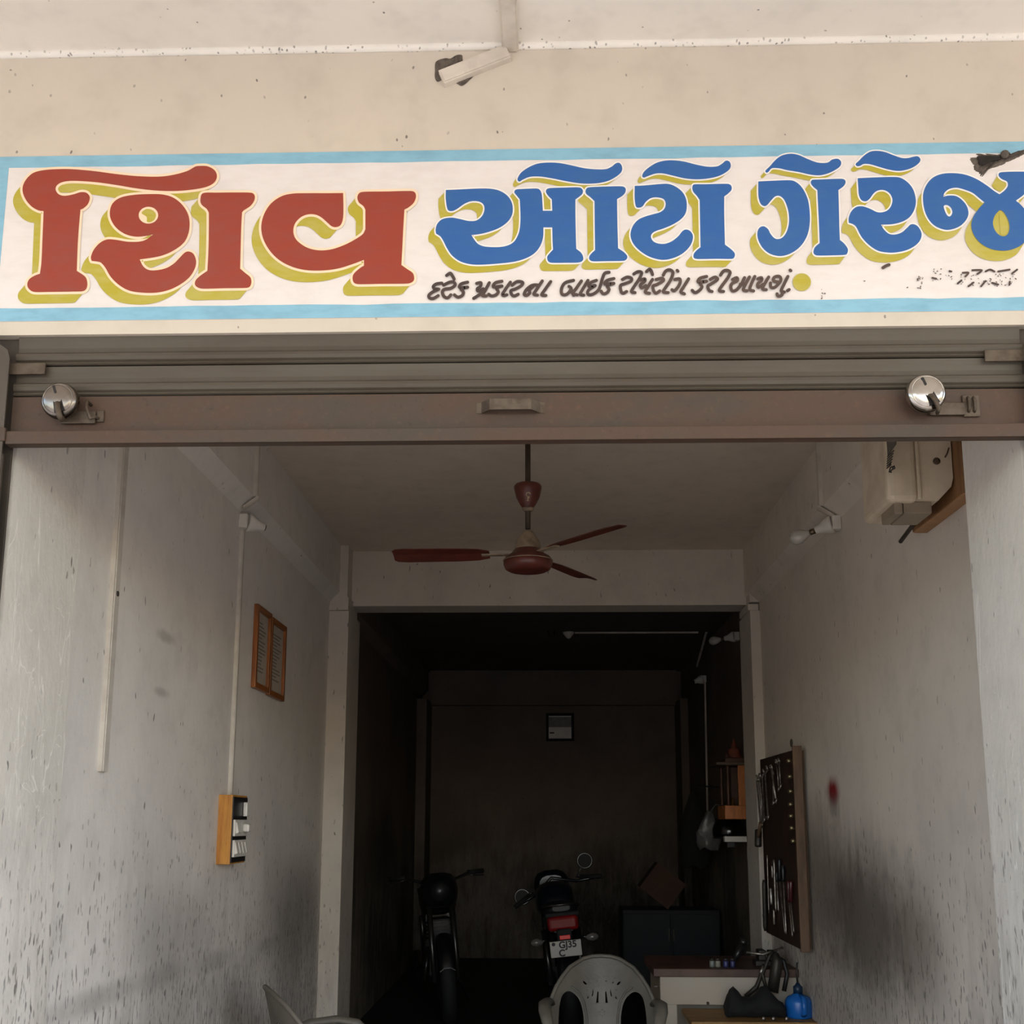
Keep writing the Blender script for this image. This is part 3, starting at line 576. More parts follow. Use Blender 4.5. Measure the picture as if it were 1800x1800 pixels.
# padlocks
M_DULL = plain('padlock_dull_steel', (142, 134, 126), .22, 1.0, var=.1, scale=14, bump=.02, dark=(100, 92, 84))
M_CHROME = plain('padlock_chrome', (188, 182, 174), .16, 1.0, var=.08, scale=14, bump=.02, dark=(150, 142, 132))
def padlock(px, py, r, label, mouth, M_CHROME=M_CHROME):
    q = at(px, py, 1, YS - .05); y0 = YS - .036
    L = thing('padlock', label, 'padlock', (q.x, y0, q.z - r), 'round padlocks on the shutter')
    prof = [(.001, -.022), (r * .60, -.0215), (r * .74, -.019), (r * .78, -.0175), (r * .82, -.018), (r * .95, -.011), (r, -.002), (r, .004), (r * .95, .012), (r * .7, .019), (.001, .02)]
    body = put('body', MB().lathe(prof, (q.x, y0 - .012, q.z), (0, 1, 0), 48), M_CHROME, L)
    # dark mouth where the shackle crosses, running from the middle to the foot
    dk = plain('lock_mouth', (30, 24, 20), .7)
    a = mouth; d = Vector((math.sin(a), 0, -math.cos(a))); sd = Vector((d.z, 0, -d.x)); cc = Vector((q.x, y0 - .0338, q.z)) + d * r * .14
    ring = [cc + sd * .011 * math.cos(t) + Vector((0, 0, .011)) * math.sin(t) for t in [math.pi * i / 8 for i in range(9)]]
    end = cc + d * r * .62; ring = [cc + sd * .011 * math.cos(t) - d * .011 * math.sin(t) for t in [math.pi * i / 8 for i in range(9)]] + [end - sd * .013, end + sd * .013]
    m2 = MB(); m2.add([p for p in ring] + [p + Vector((0, .006, 0)) for p in ring], [tuple(range(11)), tuple(range(21, 10, -1))] + [(i, (i + 1) % 11, 11 + (i + 1) % 11, 11 + i) for i in range(11)])
    put('mouth', m2, dk, L)
    # staple eye passing through the mouth
    e0 = cc + d * r * .05; e1 = cc + d * r * .95
    put('eye', MB().tube([e0 + Vector((0, .012, 0)), e0 + Vector((0, -.004, 0)) + d * .006, e0.lerp(e1, .5) + Vector((0, -.009, 0)), e1 + Vector((0, -.004, 0)), e1 + Vector((0, .012, 0)) + d * .004], .0075, 10, flat=.7), M_IRON, L)
    k = Vector((q.x - r * .18, y0 - .0345, q.z + r * .52)); kd = Vector((.35, 0, -.94)).normalized(); ks = Vector((kd.z, 0, -kd.x))
    key = [k + kd * .010 * cu + ks * .0026 * cv for cu, cv in ((-1, -1), (1, -1.2), (1.2, 0), (1, 1.2), (-1, 1))]
    put('keyhole', MB().add(key + [p + Vector((0, .004, 0)) for p in key], [tuple(range(5)), tuple(range(9, 4, -1))] + [(i, (i + 1) % 5, 5 + (i + 1) % 5, 5 + i) for i in range(5)]), dk, L)
    put('band', MB().tube([Vector((q.x, y0 - .030, q.z)) + Vector((math.cos(t), 0, math.sin(t))) * r * .80 for t in [2 * math.pi * i / 40 for i in range(40)]], .0012, 6, closed=True), M_CHROME, body)
padlock(106, 705, .0465, 'dull round steel padlock near the switchboard side of the shutter', .25, M_DULL)
padlock(1627, 692, .0480, 'bright chromed round padlock on the meter side of the shutter', .42)

# ------------------------------------------------------------------ trunking on porch
M_PVC = plain('white_pvc_trunking', (222, 212, 198), .5, var=.08, scale=10, dark=(200, 190, 176))
tr = thing('cable_trunking', 'wide cream cable trunking coming off the porch ceiling and slanting down the wall', 'trunking', at(895, 90, 1, YF))
xt = at(897, 85, 1, YF).x
t1 = put('ceiling_run', MB().box(xt - .0225, xt + .0225, 0.6, YF - .001, PORCH - .018, PORCH, .002), M_PVC, tr)
put('lid', MB().box(xt - .0185, xt + .0185, 0.6, YF - .003, PORCH - .021, PORCH - .018, .001), M_PVC, t1)
qa, qb = at(893, 97, 1, YF), at(777, 143, 1, YF)
d = (qb - qa).normalized(); nn = Vector((-d.z, 0, d.x))
def slab(a, b, hw, y0, y1):
    vs = [a + nn * hw, b + nn * hw, b - nn * hw, a - nn * hw]
    return MB().add([(p.x, y0, p.z) for p in vs] + [(p.x, y1, p.z) for p in vs], [(0, 1, 2, 3), (7, 6, 5, 4)] + [(i, (i + 1) % 4, 4 + (i + 1) % 4, 4 + i) for i in range(4)])
t2 = put('wall_run', slab(qa, qb, .021, YF - .018, YF), M_PVC, tr)
put('lid', slab(qa, qb - d * .004, .0165, YF - .021, YF - .018), M_PVC, t2)
CT = crop(700, 0, 3.6)
o = rough_patch('chipped_plaster', CT([(235,400),(260,380),(300,370),(330,372),(370,350),(405,352),(410,385),(440,400),(480,470),(450,510),(405,545),(370,530),(300,500),(250,520),(232,490),(233,450)]), .003, M_CEMENT, None)
tag(o, 'dark chipped patch of plaster behind the slanting end of the trunking', 'plaster chip')

# ------------------------------------------------------------------ fixtures of the front bay
M_WIRE = plain('black_wire', (22, 20, 19), .5)
M_PVC2 = plain('dim_white_conduit', (206, 198, 186), .5, var=.08, scale=10, dark=(184, 174, 162))
M_PLASTIC = plain('white_plastic', (220, 214, 204), .4, var=.05, scale=20)
M_GLASS = None
def glass():
    global M_GLASS
    if M_GLASS: return M_GLASS
    t = NT('bulb_milk_glass'); t.b.inputs['Base Color'].default_value = lin((226, 220, 210)); t.rough(.12); t.b.inputs['Transmission Weight'].default_value = .35; t.b.inputs['Coat Weight'].default_value = .4
    t.l(t.ramp(t.noise(9, 2), .3, .7, .10, .16), t.b.inputs['Roughness']); M_GLASS = t.m; return t.m

# ceiling fan, blades at rest
fx, fy = -.077, 4.9
M_FAN = plain('fan_maroon_enamel', (106, 50, 40), .35, var=.1, scale=20, dark=(84, 42, 34))
M_FANC = plain('fan_dusty_cream', (158, 140, 116), .5, var=.15, scale=20, dark=(120, 100, 80))
M_ROD = plain('fan_rod_brown', (74, 62, 50), .5, .3)
fan = thing('ceiling_fan', 'maroon three-bladed ceiling fan hanging in front of the cross beam', 'fan', (fx, fy, CZ))
zz = lambda py: at(928, py, 1, fy).z
put('down_rod', MB().tube([(fx, fy, CZ), (fx, fy, zz(930))], .0125, 12), M_ROD, fan)
put('ceiling_hook', MB().lathe([(.012, 0), (.05, .005), (.055, .03), (.02, .045)], (fx, fy, CZ - .045), (0, 0, 1), 20), M_FAN, fan)
cup = put('lower_canopy', MB().lathe([(.022, zz(896)), (.026, zz(892)), (.034, zz(888)), (.052, zz(875)), (.060, zz(862)), (.0625, zz(856)), (.056, zz(852)), (.012, zz(851.5))], (fx, fy, 0), (0, 0, 1), 32), M_FAN, fan)
put('canopy_ring', MB().lathe([(.018, zz(899)), (.024, zz(897)), (.026, zz(893)), (.018, zz(892))], (fx, fy, 0), (0, 0, 1), 24), M_FANC, cup)
# painted crest on the cup: a small curl over a stem
mk = MB(); yc = fy - .061
def cm(px, py): q = at(px, py, 1, yc); return Vector((q.x, yc, q.z))
for seg in ([(925, 870), (926, 866), (930, 865.5), (932.5, 868)], [(925, 870), (928, 873), (928, 878)], [(926, 879.5), (930, 879.5)], [(929.5, 871), (930, 876)]):
    mk.tube([cm(*q) for q in seg], .0022, 6)
put('crest', mk, plain('crest_cream_paint', (206, 176, 140), .5), cup)
put('motor_cone', MB().lathe([(.022, zz(934)), (.026, zz(938)), (.04, zz(944)), (.052, zz(953)), (.058, zz(964)), (.062, zz(970)), (.05, zz(972))], (fx, fy, 0), (0, 0, 1), 32), M_FANC, fan)
put('motor', MB().lathe([(.06, zz(966)), (.068, zz(970)), (.075, zz(974)), (.098, zz(979)), (.106, zz(984)), (.108, zz(993)), (.10, zz(1000)), (.085, zz(1003.5)), (.06, zz(1005)), (.001, zz(1005.5))], (fx, fy, 0), (0, 0, 1), 40), M_FAN, fan)
put('trim_ring', MB().tube([(fx + .109 * math.cos(t), fy + .109 * math.sin(t), zz(986)) for t in [2 * math.pi * i / 40 for i in range(40)]], .0022, 6, closed=True), M_FANC, fan)
zb = zz(974)
for ang in (178, -52, 62):
    a = math.radians(ang); d = Vector((math.cos(a), math.sin(a), 0)); sd = Vector((-d.y, d.x, 0))
    if sd.y > 0 and ang == 178: pass
    C0 = Vector((fx, fy, zb)); tilt = .22
    rings = []
    for r_, w_ in ((.17, .035), (.22, .055), (.30, .062), (.42, .064), (.54, .066), (.585, .060), (.60, .045)):
        p = C0 + d * r_
        q = [p + sd * w_ + Vector((0, 0, w_ * tilt)), p - sd * w_ - Vector((0, 0, w_ * tilt))]
        rings.append([q[0] + Vector((0, 0, .0015)), p + Vector((0, 0, .007)), q[1] + Vector((0, 0, .0015)), q[1] - Vector((0, 0, .0015)), p + Vector((0, 0, .004)), q[0] - Vector((0, 0, .0015))])
    bl = put('blade', MB().loft(rings, True, True, False), M_FAN, fan)
    put('blade_arm', MB().box(-.06, .06, -.016, .016, -.003, .003, .001).xf(Matrix.Translation(C0 + d * .145 - Vector((0, 0, .002))) @ Matrix.Rotation(a, 4, 'Z')), M_FANC, bl)

# wall conduits
def conduit(name, label, segs, w=.022, t=.012, m=None):
    """segs: (axis normal sign, points) runs of square conduit lying on a surface"""
    root = thing(name, label, 'conduit', segs[0][0])
    for pts in segs:
        pts = [Vector(p) for p in pts] if not isinstance(pts[0], (int, float)) else None
    return root
def run(root, a, b, w, t, nrm, m=None):
    """square conduit from a to b lying on a wall whose inward normal is nrm"""
    a, b, nrm = Vector(a), Vector(b), Vector(nrm); d = (b - a).normalized(); s = d.cross(nrm).normalized() * w / 2; n = nrm * t
    vs = [a - s, a + s, a + s + n, a - s + n]; ve = [p + (b - a) for p in vs]
    pt = put('conduit_run', MB().add(vs + ve, [(0, 3, 2, 1), (4, 5, 6, 7)] + [(i, (i + 1) % 4, 4 + (i + 1) % 4, 4 + i) for i in range(4)]), m or M_PVC2, root)
    n2 = nrm * (t + .003); s2 = s * .7; vs = [a - s2 + n, a + s2 + n, a + s2 + n2, a - s2 + n2]; ve = [p + (b - a) for p in vs]
    put('lid', MB().add(vs + ve, [(0, 3, 2, 1), (4, 5, 6, 7)] + [(i, (i + 1) % 4, 4 + (i + 1) % 4, 4 + i) for i in range(4)]), m or M_PVC2, pt)
    return pt
NX, PX = (-1, 0, 0), (1, 0, 0)
yd1 = 3.49
c1 = thing('wall_conduit', 'short cream conduit ending broken half-way down the wall nearest the doorway', 'conduit', (XL, yd1, 1.69))
run(c1, (XL, yd1, 2.92), (XL, yd1, at(181, 1357, 0, XL).z), .05, .014, PX)
put('clip_hole', MB().lathe([(.009, 0), (.009, .003), (.004, .004)], (XL + .0165, yd1, at(194, 1042, 0, XL).z), PX, 12), plain('hole_dark', (58, 52, 46), .9), c1)
yd2 = 4.935
c2 = thing('wall_conduit', 'long thin cream conduit dropping from the empty lamp holder to the switchboard', 'conduit', (XL, yd2, 1.66))
run(c2, (XL, yd2, 2.92), (XL, yd2, 1.662), .03, .014, PX)
run(c2, (XLU, yd2 - .03, CZ), (XLU, yd2 - .03, 2.985), .03, .014, PX)
qh = at(420, 878, 0, XL + .075)
run(c2, (XLU + .016, yd2 - .03, 2.985), (XL + .02, yd2 - .06, 2.93), .03, .012, Vector((.7, 0, -.7)))
yd3 = 5.12
c3 = thing('wall_conduit', 'cream conduit coming down from the ceiling to the bulb near the meter', 'conduit', (XRU, yd3, 2.98))
run(c3, (XRU, yd3, CZ), (XRU, yd3, 2.985), .032, .014, NX)
run(c3, (XRU - .016, yd3, 2.985), (XR - .02, yd3 - .03, 2.93), .032, .012, Vector((-.7, 0, -.7)))
def holder(root, p, ax, bulb):
    """angled batten lamp holder on its block, pointing along ax"""
    p = Vector(p); ax = Vector(ax).normalized()
    put('mount_block', MB().box(p.x - .02, p.x + .02, p.y - .03, p.y + .03, p.z - .035, p.z + .03, .004), M_PLASTIC, root)
    hd = put('socket', MB().lathe([(.040, .0), (.042, .012), (.036, .03), (.024, .055), (.019, .075), (.020, .082), (.016, .084), (.014, .07)], p + ax * .012, ax, 24), M_PLASTIC, root)
    if bulb:
        put('bulb_cap', MB().lathe([(.0135, .08), (.0135, .108), (.011, .112)], p + ax * .012, ax, 16), plain('bulb_brass_cap', (120, 104, 84), .35, .8), root)
        put('bulb', MB().lathe([(.012, .110), (.016, .122), (.026, .140), (.033, .160), (.034, .175), (.030, .190), (.020, .203), (.001, .209)], p + ax * .012, ax, 28), glass(), root)
    else: put('socket_mouth', MB().lathe([(.0145, .086), (.0145, .088)], p + ax * .012, ax, 16), plain('socket_dark', (30, 26, 24), .8), root)
h1 = thing('lamp_holder', 'white angled lamp holder without a bulb above the conduit to the switchboard', 'lamp holder', (XL + .02, yd2, 2.86), 'angled lamp holders')
holder(h1, (XL + .02, yd2 - .02, 2.875), (.62, .45, -.12), False)
h2 = thing('lamp_holder', 'white lamp holder with a clear bulb on the wall near the electricity meter', 'lamp holder', (XR - .02, yd3, 2.86), 'angled lamp holders')
holder(h2, (XR - .022, yd3 - .03, 2.90), (-.75, .42, -.22), True)
h3 = thing('lamp_holder', 'dim lamp holder with a bulb just behind the pillar by the shrine', 'lamp holder', (XR2 - .02, 8.7, 2.9), 'angled lamp holders')
holder(h3, (XR2 - .022, 8.75, 2.97), (-.8, .35, -.12), True)
h4 = thing('lamp_holder', 'dim lamp holder at the top of the rear conduit beyond the shrine', 'lamp holder', (XR2 - .02, 10.6, 2.8), 'angled lamp holders')
holder(h4, (XR2 - .022, 10.62, 2.87), (-.8, -.1, -.25), False)
c4 = thing('wall_conduit', 'thin dim conduit running across the rear ceiling and down past the shrine', 'conduit', (XR2, 10.7, 1.5))
xc = at(1225, 1111, 2, CZ2 - .006)
run(c4, (at(1010, 1114, 2, CZ2).x, 9.93, CZ2), (xc.x + .015, 9.93, CZ2), .022, .010, (0, 0, -1))
run(c4, (1.42, 9.93, CZ2), (1.42, 10.6, 2.99), .02, .01, (-.7, 0, -.7))
run(c4, (XR2, 10.66, 2.90), (XR2, 10.75, 1.62), .022, .012, NX)
rr = thing('ceiling_rose', 'small pale ceiling rose with a hook on the rear ceiling', 'ceiling rose', (at(990, 1118, 2, CZ2).x, 9.93, CZ2))
q = at(999, 1114, 2, CZ2)
put('rose_body', MB().lathe([(.05, 0), (.048, -.012), (.02, -.05), (.002, -.06)], (q.x, 9.93, CZ2), (0, 0, 1), 20), M_PLASTIC, rr)
q = at(969, 1117, 2, CZ2)
fh = thing('fan_hook', 'small black fan hook in the dark rear ceiling', 'hook', (q.x, 9.85, CZ2 - .05))
put('hook_loop', MB().tube([(q.x - .025, 9.85, CZ2), (q.x - .022, 9.85, CZ2 - .04), (q.x, 9.85, CZ2 - .055), (q.x + .022, 9.85, CZ2 - .04), (q.x + .025, 9.85, CZ2)], .006, 8), M_WIRE, fh)

# switchboard on the near side wall
M_WOODY = plain('honey_varnished_wood', (206, 146, 62), .4, var=.2, scale=5, bump=.05, dark=(168, 104, 38), stretch=(8, 8, 1))
M_BLACKP = plain('black_laminate', (34, 32, 31), .35, var=.1)
q0 = at(385, 1397, 0, XL); zb_, zt_ = at(382, 1519, 0, XL).z, at(386, 1397, 0, XL).z; yb = q0.y; dx = .058
ye = yb + .235
sw = thing('switchboard', 'wooden switchboard with a black face and white switches on the pale wall', 'switchboard', (XL, yb + .1, zb_))
put('wooden_box', MB().box(XL, XL + dx, yb, ye, zb_, zt_, .002), M_WOODY, sw)
xf_ = XL + dx
put('face_plate', MB().box(xf_, xf_ + .004, yb + .004, ye - .004, zb_ + .006, zt_ - .008, .001), M_BLACKP, sw)
hgt = zt_ - zb_
def plate(z0, z1, y0, y1, rockers):
    pl = put('switch_plate', MB().box(xf_ + .004, xf_ + .014, y0, y1, zb_ + hgt * z0, zb_ + hgt * z1, .002), M_PLASTIC, sw)
    n = rockers
    for i in range(n):
        ya = y0 + (y1 - y0) * (i + .14) / n; yb2 = y0 + (y1 - y0) * (i + .86) / n; za, zc2 = zb_ + hgt * (z0 + .035), zb_ + hgt * (z1 - .035)
        put('rocker', MB().add([(xf_ + .013, ya, za), (xf_ + .013, yb2, za), (xf_ + .013, yb2, zc2), (xf_ + .013, ya, zc2), (xf_ + .026, ya, za + .006), (xf_ + .026, yb2, za + .006), (xf_ + .016, yb2, zc2), (xf_ + .016, ya, zc2)],
            [(0, 1, 2, 3), (4, 7, 6, 5), (0, 4, 5, 1), (1, 5, 6, 2), (2, 6, 7, 3), (3, 7, 4, 0)]), M_PLASTIC, pl)
plate(.10, .345, yb + .012, ye - .02, 4)
plate(.40, .64, yb + .012, yb + .10, 1)
so = put('socket_plate', MB().box(xf_ + .004, xf_ + .012, yb + .105, ye - .02, zb_ + hgt * .40, zb_ + hgt * .64, .002), M_PLASTIC, sw)
put('plug', MB().box(xf_ + .012, xf_ + .04, yb + .135, ye - .045, zb_ + hgt * .46, zb_ + hgt * .58, .006), M_PLASTIC, so)
put('regulator', MB().box(xf_ + .004, xf_ + .022, ye - .075, ye - .02, zb_ + hgt * .69, zb_ + hgt * .90, .004), M_PLASTIC, sw)

# two framed certificates on the side wall
M_FRAMEW = plain('amber_frame_wood', (156, 92, 40), .4, var=.2, scale=8, dark=(120, 66, 28), stretch=(6, 6, 1))
M_PAPER = plain('aged_paper', (178, 168, 154), .8, var=.06, scale=14)
M_PRINT = plain('faded_print', (120, 116, 104), .8)
def cert(ya, yb_, za, zb2, label):
    fr = thing('framed_certificate', label, 'frame', (XL, (ya + yb_) / 2, za), 'framed certificates on the side wall')
    b = .028; x0, x1 = XL, XL + .022
    for y0, y1, z0, z1_ in ((ya, ya + b, za, zb2), (yb_ - b, yb_, za, zb2), (ya + b, yb_ - b, za, za + b), (ya + b, yb_ - b, zb2 - b, zb2)):
        put('frame_bar', MB().box(x0, x1, y0, y1, z0, z1_, .003), M_FRAMEW, fr)
    pp = put('paper', MB().box(x0, x0 + .008, ya + b - .003, yb_ - b + .003, za + b - .003, zb2 - b + .003), M_PAPER, fr)
    pr = MB(); random.seed(int(ya * 100))
    n = 14
    for i in range(n):
        z = zb2 - b - .05 - i * (zb2 - za - 2 * b - .09) / n
        pr.box(x0 + .008, x0 + .0086, ya + b + .02, ya + b + .02 + (yb_ - ya - 2 * b - .04) * random.uniform(.5, 1), z, z + .006)
    o = put('print', pr, M_PRINT, pp); o['kind'] = 'stuff'
fa = at(447, 1060, 0, XL); fb = at(472, 1080, 0, XL); fc = at(498, 1098, 0, XL); z0 = at(443, 1209, 0, XL).z; z1_ = at(447, 1061, 0, XL).z
cert(fa.y, fb.y - .004, z0, z1_, 'amber wooden framed certificate nearer the doorway of the pair on the wall')
cert(fb.y + .004, fc.y, z0 - .005, z1_ - .01, 'amber wooden framed certificate nearer the pillar of the pair on the wall')

# small frame on the back wall
M_DARKF = plain('black_frame_wood', (12, 10, 9), .6, spec=.2)
a0, a1 = at(960, 1254, 1, YB), at(1009, 1303, 1, YB)
bf = thing('small_picture_frame', 'small square black frame hanging alone on the back wall', 'frame', ((a0.x + a1.x) / 2, YB, a1.z))
b = .028
for x0, x1, z0, z1_ in ((a0.x, a0.x + b, a1.z, a0.z), (a1.x - b, a1.x, a1.z, a0.z), (a0.x + b, a1.x - b, a1.z, a1.z + b), (a0.x + b, a1.x - b, a0.z - b, a0.z)):
    put('frame_bar', MB().box(x0, x1, YB - .03, YB, z0, z1_, .004), M_DARKF, bf)
pw = put('picture', MB().box(a0.x + b, a1.x - b, YB - .012, YB - .004, a1.z + b, a0.z - b), plain('frame_picture', (226, 222, 216), .3, var=.1, scale=6), bf)
mzz = (a0.z + a1.z) / 2
dkp = MB().box(a0.x + b, a1.x - b, YB - .0135, YB - .012, mzz, a0.z - b - .012)
put('dark_print', dkp, plain('frame_print_grey', (112, 106, 100), .4, var=.2, scale=20), pw)
put('print_line', MB().box(a0.x + b + .01, a0.x + b + .06, YB - .0135, YB - .012, mzz - .07, mzz - .055), plain('frame_print_dark', (60, 54, 50), .5), pw)

# electricity meter, high on the other side wall
M_METER = plain('meter_beige_enamel', (216, 200, 176), .45, var=.08, scale=8, bump=.05, dark=(196, 178, 152))
M_BOARD = plain('bare_brown_board', (150, 108, 68), .7, var=.2, scale=5, bump=.2, dark=(112, 78, 48), stretch=(6, 6, 1))
mt = thing('electricity_meter', 'beige electricity meter box on a brown wooden board, partly behind the shutter', 'meter', (XR, 3.75, 2.5))
XMB = 1.30
ym0 = at(1694, 862, 0, XMB).y; ym1 = at(1604, 936, 0, XMB).y; zbm = at(1604, 936, 0, XMB).z
put('mount_board', MB().box(XMB, XMB + .022, ym0, ym1, zbm, 3.15, .002), M_BOARD, mt)
put('board_foot', MB().box(XMB + .002, XR, ym0 + .01, ym1 - .005, zbm - .004, zbm + .03, .002), plain('raw_edge_wood', (186, 142, 100), .7, var=.15, scale=10), mt)
put('board_block', MB().box(XMB + .022, XR, ym0 + .05, ym1 - .05, 2.8, 2.9), M_BOARD, mt)
yn = ym0 + .07
xb0, xb1 = at(1607, 820, 1, yn).x, XMB; xc0 = at(1556, 820, 1, yn).x
zm0 = at(1600, 880, 1, yn).z
bd = MB().prism([(xb0, zm0), (xb1 - .055, zm0), (xb1 - .012, zm0 + .045), (xb1 - .004, zm0 + .075), (xb1 - .004, 3.1), (xb0, 3.1)], lambda u, v, d: (u, d, v), yn, yn + .27)
body = put('meter_body', bd, M_METER, mt)
put('meter_cover', MB().box(xc0, xb0 + .006, yn - .012, yn + .28, zm0 - .006, 3.1, .020, 3), M_METER, mt)
put('cover_lip', MB().box(xb0 + .004, xb0 + .016, yn - .008, yn + .275, zm0 + .004, 3.1, .004), M_METER, body)
M_SEAL = plain('seal_brown', (84, 66, 50), .7)
put('seal_screw', MB().lathe([(.011, .001), (.012, -.003), (.005, -.005)], (at(1646, 811, 1, yn).x, yn, at(1646, 811, 1, yn).z), (0, 1, 0), 12), M_SEAL, body)
put('scratch_mark', MB().tube([at(1668, 787, 1, yn - .001), at(1665, 797, 1, yn - .001), at(1661, 804, 1, yn - .001)], .0025, 6), M_SEAL, body)
put('terminal_block', MB().box(at(1590, 890, 1, yn).x, at(1640, 890, 1, yn).x, yn + .01, yn + .16, at(1600, 901, 1, yn).z, zm0, .004), plain('terminal_grey', (150, 134, 114), .5, var=.1), mt)
put('terminal_cap', MB().box(at(1573, 890, 1, yn).x, at(1588, 890, 1, yn).x, yn + .005, yn + .15, at(1600, 902, 1, yn).z, zm0, .004), plain('terminal_grey', (150, 134, 114)), mt)
put('conduit_stub', MB().tube([(XMB - .008, ym1 - .10, zbm + .03), (XMB - .01, ym1 - .01, zbm + .012), (XMB - .012, ym1 + .10, zbm - .008)], .008, 10), M_GUIDE, mt)
put('loose_wire', MB().tube([at(1640, 880, 1, yn + .1), at(1632, 905, 1, yn + .2), (XMB - .008, ym1 - .16, zbm + .05), (XMB - .008, ym1 - .10, zbm + .03)], .004, 6), M_IRON, mt)
M_MPR = plain('meter_print', (58, 50, 44), .6); ycv = lambda px: at(px, 810, 0, xc0 - .0005).y
def on_cover(px, py): q = at(px, py, 0, xc0 - .0005); return (xc0 - .0005, q.y, q.z)
gr = MB()
for i in range(6): gr.tube([on_cover(1560 - i * .2, 803 + i * 4), on_cover(1571 - i * 1.0, 792 + i * 5)], .0022, 5)
o = put('printed_lines', gr, M_MPR, mt); o['kind'] = 'stuff'
w_ = [on_cover(*q) for q in ((1558, 770), (1574, 770), (1574, 781), (1560, 801))]
put('window', MB().add(w_ + [(p_[0] + .003, p_[1], p_[2]) for p_ in w_], [(0, 1, 2, 3), (7, 6, 5, 4), (0, 4, 5, 1), (1, 5, 6, 2), (2, 6, 7, 3), (3, 7, 4, 0)]), plain('meter_window', (84, 78, 70), .2), mt)
sc = MB()
for seg in ([(1563, 830), (1565, 822), (1569, 820), (1568, 826), (1563, 830), (1567, 830)], [(1569, 823), (1572, 819), (1573, 823), (1570, 825)], [(1564, 818), (1566, 814)]):
    sc.tube([on_cover(*q) for q in seg], .0022, 5)
o = put('scrawl', sc, M_MPR, mt); o['kind'] = 'stuff'
# loose loops of wire next to it
lw = MB(); random.seed(9)
P = lambda px, py, x: at(px, py, 0, x)
lw.tube([P(1552, 768, 1.12), P(1544, 785, 1.15), P(1532, 792, 1.19), P(1522, 785, 1.2), P(1530, 772, 1.22), P(1548, 766, 1.25)], .0045, 6)
lw.tube([P(1545, 768, 1.22), P(1532, 788, 1.2), P(1533, 805, 1.2), P(1541, 818, 1.21), P(1550, 813, 1.23), P(1552, 806, 1.25)], .0032, 6)
lw.tube([P(1560, 766, 1.27), P(1550, 782, 1.24), P(1538, 796, 1.22), P(1530, 790, 1.24), P(1536, 772, 1.28)], .0032, 6)
lw.tube([P(1536, 772, 1.28), P(1540, 740, 1.29), P(1560, 700, 1.27)], .004, 6)
o = put('wire_loops', lw, M_WIRE, mt, 'tangle of loose black wire')

# ------------------------------------------------------------------ tool board and tools
M_BDARK = plain('oily_brown_panel', (66, 46, 36), .5, var=.25, scale=8, bump=.1, dark=(44, 30, 26))
M_BEDGE = plain('board_edge_wood', (112, 84, 60), .6, var=.2, scale=6, bump=.1, dark=(86, 64, 46), stretch=(6, 6, 1))
XB = 1.285
ta, tb_ = at(1393, 1315, 0, XB), at(1347, 1655, 0, XB)
yb0, yb1 = at(1402, 1500, 0, XB).y, at(1342, 1500, 0, XB).y
ztb, zbb = at(1395, 1318, 0, XB).z, at(1405, 1668, 0, XB).z
tbd = thing('tool_board', 'tall dark brown tool board with pale wooden edge hung on the side wall', 'tool board', (XR, (yb0 + yb1) / 2, zbb))
put('panel', MB().box(XB, XB + .02, yb0, yb1, zbb, ztb, .002), M_BDARK, tbd)
put('edge_strip', MB().box(XB - .008, XB + .040, yb0 - .02, yb0, zbb - .01, ztb + .02, .003), M_BEDGE, tbd)
put('batten', MB().box(XB + .02, XR, yb0 + .05, yb0 + .10, zbb, ztb), M_BEDGE, tbd); put('batten', MB().box(XB + .02, XR, yb1 - .10, yb1 - .05, zbb, ztb), M_BEDGE, tbd)
put('hang_ring', MB().tube([Vector((XB - .01, yb0 - .01, ztb + .035)) + Vector((0, math.cos(t), math.sin(t))) * .018 for t in [2 * math.pi * i / 16 for i in range(16)]], .004, 6, closed=True), M_IRON, tbd)
CI = crop(1310, 1300, 9); CJ = crop(1310, 1480, 982 / 120)
M_TOOL = plain('worn_tool_steel', (176, 168, 158), .38, .85, var=.12, scale=30, dark=(120, 110, 100))
M_TOOLD = plain('dark_tool_steel', (70, 64, 58), .5, .6, var=.15, scale=30)
def tp(cr, p, x): q = cr([p])[0]; return at(q[0], q[1], 0, x)
def spanner(pts, label, n_, m=M_TOOL):
    x = XB - .022 - (.016 if n_ == 5 else 0)
    P = [tp(CI, p, x) for p in pts]; d = (P[-1] - P[0]).normalized()
    s = thing('spanner', label, 'spanner', P[-1], 'spanners hooked on the tool board')
    put('shaft', MB().tube(P, .0052, 8, flat=.6), m, s)
    for e, sg in ((P[0], -1), (P[-1], 1)):
        c_ = e + d * sg * .012; ax = (Vector((1, 0, 0)) + d * .35 * sg).normalized(); u = ax.orthogonal().normalized(); w = ax.cross(u)
        put('ring_end', MB().tube([c_ + (u * math.cos(t) + w * math.sin(t)) * .0125 for t in [2 * math.pi * i / 14 for i in range(14)]], .0055, 6, closed=True), m, s)
    put('nail', MB().tube([P[0] + d * -.004 + Vector((-.006, 0, 0)), P[0] + d * -.004 + Vector((.0215, 0, 0))], .0025, 6), M_TOOLD, s)
